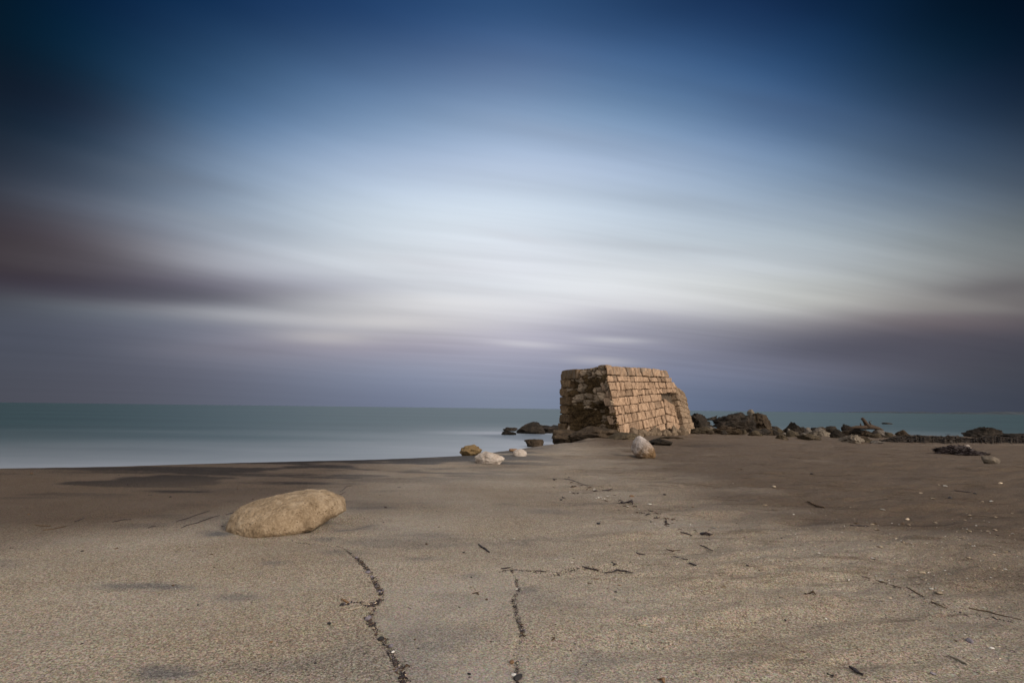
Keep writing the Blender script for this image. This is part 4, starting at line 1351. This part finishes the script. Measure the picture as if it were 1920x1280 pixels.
twig([(210, 979), (218, 977), (232, 974), (246, 974)], 'dark wavy strand midway to the boulder', MAT_WEED, .0042, 27)
twig([(278, 990), (285, 987), (292, 987)], 'forked dark strand near the long thin strand', MAT_WEED, .0042, 28)
twig([(1250, 1030), (1262, 1033), (1276, 1031)], 'brown flat strand on the sand below the debris cluster', MAT_WEEDB, .005, 29)
twig([(1816, 1140), (1850, 1146), (1880, 1154), (1915, 1162)], 'long dark strand half buried along the ridge of shelly sand', MAT_WEEDB, .0035, 30)
twig([(1616, 1080), (1650, 1090), (1690, 1102)], 'long thin dark strand on the shelly sand', MAT_WEEDB, .0035, 31)
twig([(1700, 1100), (1725, 1115), (1750, 1130), (1775, 1140)], 'brown strand lying in the trough of the shelly sand', MAT_WEEDB, .0035, 32)
twig([(1058, 897), (1075, 902), (1100, 910), (1130, 914)], 'thin dark strand in the row of debris on the middle beach', MAT_WEED, .005, 33)
twig([(1130, 920), (1140, 919), (1148, 917)], 'dark lump of strand ending the row of debris', MAT_WEED, .010, 34)
twig([(1790, 920), (1800, 921), (1822, 922)], 'dark seaweed strand on the far brown sand', MAT_WEED, .009, 35)


def chip_mesh(kind, seed):
    """small things: pebble, shell (a cupped, ridged half), crumb of weed"""
    rnd = random.Random(seed)
    if kind == 'pebble':
        return stone_mesh(seed, 1, .75, .36, 3, .30, 7, .25, hard=1.0)
    if kind == 'shell':
        bm = bmesh.new()
        n, m_ = 12, 5
        rings = []
        apex = bm.verts.new((-.42, 0, .06))
        for j in range(1, m_ + 1):
            t = j / m_
            ring = []
            for i in range(n + 1):
                a = -1.15 + 2.3 * i / n
                r = t * (.92 + .05 * (i % 2))
                x = -.42 + r * math.cos(a)
                y = r * math.sin(a) * .75
                z = .06 + .30 * math.sin(math.pi * min(t, .98)) * math.cos(a * .8) * (1 if i % 2 else .94) * (.7 + .3 * (1 - t))
                ring.append(bm.verts.new((x, y, z)))
            rings.append(ring)
        for i in range(n):
            bm.faces.new((apex, rings[0][i], rings[0][i + 1]))
        for a, b in zip(rings[:-1], rings[1:]):
            for i in range(n):
                bm.faces.new((a[i], b[i], b[i + 1], a[i + 1]))
        bmesh.ops.solidify(bm, geom=bm.faces, thickness=.05)
        return mesh_from_bm('shell', bm)
    bm = bmesh.new()                               # a crumpled bit of seaweed
    prev = None
    for i in range(7):
        t = i / 6
        x = t - .5
        y = .25 * math.sin(t * 5 + seed) + rnd.uniform(-.08, .08)
        z = .12 + .10 * math.sin(t * 7 + seed * 2)
        w = .16 * math.sin(math.pi * (t * .86 + .07)) + .03
        tw = rnd.uniform(-.5, .5)
        cur = [bm.verts.new((x, y - w, z - w * tw)), bm.verts.new((x, y + w, z + w * tw)), bm.verts.new((x + .02, y + w * .4, z - .12)), bm.verts.new((x + .02, y - w * .4, z - .12))]
        if prev:
            for k in range(4):
                bm.faces.new((prev[k], prev[(k + 1) % 4], cur[(k + 1) % 4], cur[k]))
        else:
            bm.faces.new(cur[::-1])
        prev = cur
    bm.faces.new(prev)
    return mesh_from_bm('weed', bm)


CHIPS = {}


def chip(kind, x, y, size, mat, label, cat, group=None, seed=None, rot=None, name=None, stretch=1.0):
    _seed[0] += 1
    rnd = random.Random(_seed[0] * 7 + 1)
    v = (seed if seed is not None else rnd.randrange(5))
    key = (kind, v, mat.name)
    if key not in CHIPS:
        me = chip_mesh(kind, v + 1)
        me.materials.append(mat)
        CHIPS[key] = me
    p = ground(x, y)
    o = link(name or {'pebble': 'pebble', 'shell': 'shell', 'weed': 'seaweed_scrap'}[kind], CHIPS[key])
    o.location = (p.x, p.y, p.z)
    o.rotation_euler = (rnd.uniform(-.2, .2), rnd.uniform(-.2, .2), rnd.uniform(0, 6.28) if rot is None else rot)
    o.scale = (size * stretch, size, size * rnd.uniform(.7, 1.1))
    tag(o, label, cat, group)
    return o


# single pieces one can point to
for kind, x, y, s_, mt, lb, cat in (
        ('shell', 963, 1011, .030, MAT_SHELL, 'rounded white shell alone on the smooth middle sand', 'shell'),
        ('shell', 1043, 1049, .022, MAT_SHELL, 'broken white shell above the upper swash line', 'shell'),
        ('shell', 1127, 977, .024, MAT_SHELL, 'white shell chip beside the round black pebble', 'shell'),
        ('pebble', 1122, 982, .034, MAT_BLACK, 'round black pebble standing out on the plain sand', 'pebble'),
        ('pebble', 617, 1169, .018, MAT_BLACK, 'black pebble on coarse sand outside the long swash line', 'pebble'),
        ('pebble', 690, 1160, .030, MAT_VIOLET, 'large violet grey pebble on the bend of the long swash line', 'pebble'),
        ('pebble', 690, 1073, .028, MAT_VIOLET, 'violet pebble near the top of the long swash line', 'pebble'),
        ('pebble', 697, 1081, .022, MAT_VIOLET, 'smaller violet pebble just below the one at the top of the swash line', 'pebble'),
        ('pebble', 668, 1045, .022, MAT_VIOLET, 'pale violet pebble above the long swash line', 'pebble'),
        ('weed', 713, 1108, .034, MAT_VIOLET, 'grey violet crumpled weed at the elbow of the long swash line', 'seaweed'),
        ('pebble', 714, 1198, .024, MAT_BLACK, 'black pebble beside the lower stretch of the long swash line', 'pebble'),
        ('pebble', 733, 1211, .022, MAT_VIOLET, 'ribbed violet pebble on the lower stretch of the long swash line', 'pebble'),
        ('pebble', 737, 1222, .016, MAT_SHELL, 'round white pebble below the ribbed violet pebble', 'pebble'),
        ('weed', 755, 1268, .034, MAT_WEED, 'dark weed tuft at the lower end of the long swash line', 'seaweed'),
        ('weed', 760, 1252, .030, MAT_WEEDB, 'brown weed tuft above the lower end of the long swash line', 'seaweed'),
        ('pebble', 963, 1265, .018, MAT_SHELL, 'square white chip beside the black pebble at the bottom of the straight swash line', 'pebble'),
        ('pebble', 971, 1270, .030, MAT_BLACK, 'large black pebble at the bottom of the straight swash line', 'pebble'),
        ('pebble', 969, 1104, .014, MAT_SHELL, 'small pale pebble high on the straight swash line', 'pebble'),
        ('weed', 981, 1190, .024, MAT_WEEDB, 'reddish weed scrap on the kink of the straight swash line', 'seaweed'),
        ('weed', 981, 1181, .020, MAT_VIOLET, 'grey weed scrap just above the kink of the straight swash line', 'seaweed'),
        ('pebble', 960, 1242, .022, MAT_ORANGE, 'flat reddish pebble outside the straight swash line', 'pebble'),
        ('weed', 893, 1113, .036, MAT_WEEDB, 'brown weed tuft between the two swash lines', 'seaweed'),
        ('weed', 1151, 1057, .040, MAT_WEED, 'tangled dark weed tuft above the crooked stick', 'seaweed'),
        ('weed', 1118, 1085, .026, MAT_ORANGE, 'reddish weed scrap below the crooked stick', 'seaweed'),
        ('weed', 1105, 1094, .022, MAT_WEEDB, 'brown weed scrap below the reddish one', 'seaweed'),
        ('pebble', 1162, 1097, .016, MAT_ORANGE, 'rust brown pebble below the end of the crooked stick', 'pebble'),
        ('weed', 1205, 1163, .034, MAT_SHELLB, 'orange and white weed crumb on the edge of the small dent', 'seaweed'),
        ('pebble', 1818, 1202, .030, MAT_VIOLET, 'smooth grey pebble on the coarse sand at the side', 'pebble'),
        ('pebble', 1859, 1215, .018, MAT_SHELL, 'clean white pebble near the smooth grey pebble', 'pebble'),
        ('shell', 1637, 1047, .030, MAT_SHELL, 'long white shell, brightest on the shelly sand', 'shell'),
        ('shell', 1729, 1074, .042, MAT_SHELLB, 'thin pale shell sliver on the shelly sand', 'shell'),
        ('shell', 1760, 1112, .034, MAT_SHELLB, 'cupped shell with a dark hollow beside the trough', 'shell'),
        ('shell', 1653, 1088, .024, MAT_SHELL, 'white shell lying in the trough of the ridge', 'shell'),
        ('shell', 1500, 1058, .022, MAT_SHELLB, 'cream shell sliver on the sand below the oval dent', 'shell'),
        ('shell', 1484, 1051, .022, MAT_SHELL, 'white shell chip close above the cream sliver', 'shell'),
        ('shell', 1356, 1100, .024, MAT_SHELLB, 'cream shell lying open on the middle of the coarse sand', 'shell'),
        ('pebble', 1489, 977, .018, MAT_SHELL, 'white speck of shell inside the oval dent', 'shell'),
        ('weed', 1520, 1113, .040, MAT_WEEDB, 'dark red weed tuft alone on the coarse sand', 'seaweed'),
        ('pebble', 1781, 934, .050, MAT_BLACK, 'black stone lump on the far brown sand', 'pebble'),
        ('pebble', 880, 1263, .012, MAT_BLACK, 'tiny black pebble by the bottom edge of the inner sand', 'pebble'),
        ('weed', 1558, 1266, .022, MAT_WEED, 'black weed scrap near the thick short stick', 'seaweed'),
        ('weed', 1240, 1277, .036, MAT_ORANGE, 'rusty weed piece cut by the bottom of the beach view', 'seaweed'),
        ('weed', 1037, 1198, .022, MAT_WEEDB, 'brown weed scrap inside the straight swash line', 'seaweed'),
        ('shell', 513, 1092, .016, MAT_SHELL, 'small pale shell on the coarse sand in front of the boulder', 'shell'),
        ('pebble', 371, 1134, .010, MAT_BLACK, 'tiny black pebble ahead of the grey sand patch', 'pebble'),
        ('pebble', 508, 1203, .014, MAT_ORANGE, 'brown pebble on the coarse sand ahead of the boulder', 'pebble'),
        ('pebble', 1185, 931, .05, MAT_ORANGE, 'red brown stone in the middle debris cluster', 'pebble'),
        ('pebble', 1052, 937, .03, MAT_BLACK, 'small black pebble above the round black one', 'pebble'),
        ('weed', 1056, 933, .05, MAT_WEED, 'pointed black weed scrap near the row of debris', 'seaweed'),
        ('weed', 1041, 900, .07, MAT_WEED, 'dark weed knot at the start of the row of debris', 'seaweed'),
        ('weed', 1177, 943, .10, MAT_WEED, 'black weed knot in the middle debris cluster', 'seaweed'),
        ('weed', 1325, 1000, .09, MAT_WEED, 'black ragged weed clump below the mound of sand', 'seaweed'),
        ('weed', 1250, 981, .06, MAT_WEED, 'ragged dark weed beside the mound of sand', 'seaweed'),
        ('shell', 1217, 944, .05, MAT_SHELL, 'white shell ending the middle debris cluster', 'shell'),
        ('shell', 1253, 986, .03, MAT_SHELL, 'white shell chip in the ragged dark weed', 'shell'),
        ('shell', 1340, 990, .035, MAT_SHELL, 'white shell on the flank of the mound of sand', 'shell')):
    chip(kind, x, y, s_, mt, lb, cat)

# scattered scraps nothing in the photo tells apart
rnd = random.Random(77)
for k in range(120):                                # shell chips over the rippled side of the beach
    while True:
        x, y = rnd.uniform(1330, 1915), rnd.uniform(905, 1240)
        dens = math.exp(-((x - 1790) / 190) ** 2 - ((y - 1050) / 75) ** 2) + .10
        if rnd.random() < dens:
            break
    d = CAM_H * FPX / (y - 770)
    chip('shell' if rnd.random() < .85 else 'pebble', x, y, rnd.uniform(2.4, 7.5) / FPX * d * (1 if y > 1000 else 1.2), rnd.choice([MAT_SHELL, MAT_SHELLB, MAT_SHELLB]),
         'small pale shell chip strewn over the rippled shelly sand', 'shell chip', 'shell chips on the rippled sand', name='shell_chip')
for k in range(110):                               # dark scraps all over
    x, y = rnd.uniform(5, 1915), 880 + 390 * rnd.random() ** 1.2
    if y < 960 and x < 1000 and rnd.random() < .5:
        continue
    d = CAM_H * FPX / (y - 768)
    chip(rnd.choice(['weed', 'pebble', 'pebble']), x, y, rnd.uniform(2.5, 7) / FPX * d, rnd.choice([MAT_WEED, MAT_BLACK, MAT_WEEDB, MAT_WEEDB]),
         'tiny dark scrap lying loose on the open sand', 'beach scrap', 'dark scraps on the sand', name='beach_scrap')
for k in range(64):                                # the debris rows on the middle beach
    t = rnd.random()
    x, y = 1050 + 270 * t + rnd.gauss(0, 14), 905 + 92 * t + rnd.gauss(0, 7)
    d = CAM_H * FPX / (y - 768)
    chip(*(('weed', x, y, rnd.uniform(4, 11) / FPX * d, rnd.choice([MAT_WEED, MAT_WEEDB])) if rnd.random() < .75 else ('shell', x, y, rnd.uniform(3, 6) / FPX * d, MAT_SHELL)),
         'scrap of weed or shell in the debris row before the ruin', 'beach scrap', 'debris row before the ruin', name='beach_scrap', rot=rnd.uniform(-.5, .5))


def build_crumbs(key, pts, n, spread, label, mats, seed, smin=.002, smax=.007):
    """the crumbs of weed and grit left along a swash line: too many to count"""
    rnd = random.Random(seed)
    bm = bmesh.new()
    seglen = [(b - a).length for a, b in zip(pts[:-1], pts[1:])]
    tot = sum(seglen)
    for _ in range(n):
        t = rnd.random() * tot
        i = 0
        while t > seglen[i]:
            t -= seglen[i]
            i += 1
        q = pts[i].lerp(pts[i + 1], t / seglen[i])
        clump = noise.noise(Vector((q.x * 9, q.y * 9, seed)))
        if clump < -.12 and rnd.random() < .8:
            continue
        k_ = 1 + 1.4 * max(0, noise.noise(Vector((q.x * 22, q.y * 22, seed + 3))))
        wob = .010 * noise.noise(Vector((q.y * 14, q.x * 14, seed + 8)))
        x, y = q.x + wob + rnd.gauss(0, spread) * k_ * .8, q.y + rnd.gauss(0, spread) * k_ * .8
        s_ = rnd.uniform(smin, smax)
        L_ = s_ * rnd.choice([1, 1, 1.6, 2.6])
        a = rnd.uniform(0, 6.28)
        c = Vector((x, y, terrain(x, y) + s_ * .25 - .002))
        u = Vector((math.cos(a), math.sin(a), rnd.uniform(-.2, .2))) * L_ * .5
        v = Vector((-math.sin(a), math.cos(a), rnd.uniform(-.3, .3))) * s_ * .45
        w = Vector((0, 0, s_ * .4))
        top_ = bm.verts.new(c + w)
        bot = bm.verts.new(c - w)
        rg = [bm.verts.new(c + u), bm.verts.new(c + v), bm.verts.new(c - u), bm.verts.new(c - v)]
        mi = rnd.choices(range(len(mats)), [m[1] for m in mats])[0]
        for k in range(4):
            bm.faces.new((rg[k], rg[(k + 1) % 4], top_)).material_index = mi
            bm.faces.new((rg[(k + 1) % 4], rg[k], bot)).material_index = mi
    me = mesh_from_bm('swash_debris', bm, False)
    for m_, _ in mats:
        me.materials.append(m_)
    o = link('swash_debris', me)
    tag(o, label, 'debris', kind='stuff')


MX = [(MAT_WEED, 7), (MAT_WEEDB, 2), (MAT_VIOLET, .8), (MAT_SHELLB, .35), (MAT_BLACK, 4)]
build_crumbs('a', LINES_W['a'][3:], 1000, .008, 'dark crumbs strung along the long winding swash line', MX, 1, .0018, .0085)
build_crumbs('a2', LINES_W['a'][:4], 90, .006, 'sparse dark crumbs leading from the boulder to the swash line', MX, 5)
build_crumbs('b', LINES_W['b'], 700, .0048, 'dark crumbs strung along the straight swash line', MX, 2, .0015, .006)
build_crumbs('c', LINES_W['c'], 260, .012, 'dark crumbs strung along the upper swash line', MX, 3)
build_crumbs('d', LINES_W['d'], 320, .008, 'dark crumbs in the small side swash line', MX, 4, .003, .010)
rid = [at_z(x, y) for x, y in ((1610, 1078), (1690, 1095), (1740, 1122), (1790, 1140), (1915, 1164))]
build_crumbs('e', rid, 160, .018, 'dark crumbs caught along the ridge of shelly sand', MX, 6, .003, .009)


def build_grit(name, n, label, mats, seed, dens, smin, smax):
    """specks strewn over the sand, beyond counting"""
    rnd = random.Random(seed)
    bm = bmesh.new()
    done = 0
    while done < n:
        x, y = rnd.uniform(-3, 4.5), rnd.uniform(1.35, 7)
        if rnd.random() > dens(x, y):
            continue
        done += 1
        s_ = rnd.uniform(smin, smax) * (1 + .12 * y)
        a = rnd.uniform(0, 6.28)
        c = Vector((x, y, terrain(x, y) + s_ * .15))
        u = Vector((math.cos(a), math.sin(a), rnd.uniform(-.2, .2))) * s_ * rnd.uniform(.5, 1.1)
        v = Vector((-math.sin(a), math.cos(a), rnd.uniform(-.2, .2))) * s_ * .45
        top_ = bm.verts.new(c + Vector((0, 0, s_ * .35)))
        rg = [bm.verts.new(c + u), bm.verts.new(c + v), bm.verts.new(c - u), bm.verts.new(c - v)]
        mi = rnd.choices(range(len(mats)), [m[1] for m in mats])[0]
        for k in range(4):
            bm.faces.new((rg[k], rg[(k + 1) % 4], top_)).material_index = mi
    me = mesh_from_bm(name, bm, False)
    for m_, _ in mats:
        me.materials.append(m_)
    tag(link(name, me), label, 'debris', kind='stuff')


build_grit('shell_grit', 1000, 'fine white and cream shell grit strewn over the rippled sand', [(MAT_SHELL, 1.2), (MAT_SHELLB, 3), (MAT_WEEDB, 3)], 21,
           lambda x, y: math.exp(-((x - 2.3) / 1.5) ** 2 - ((y - 2.9) / 1.0) ** 2) * (.4 + .6 * (noise.noise(Vector((x * 1.5, y * 4, 3))) > 0)), .0025, .006)
build_grit('weed_crumbs', 900, 'fine dark weed crumbs scattered over the open sand', [(MAT_WEED, 3), (MAT_WEEDB, 4), (MAT_BLACK, 1)], 22,
           lambda x, y: .25 + .75 * (noise.noise(Vector((x * 1.2, y * 3, 9))) > .1) * (1 if x > -.3 else .4), .002, .006)
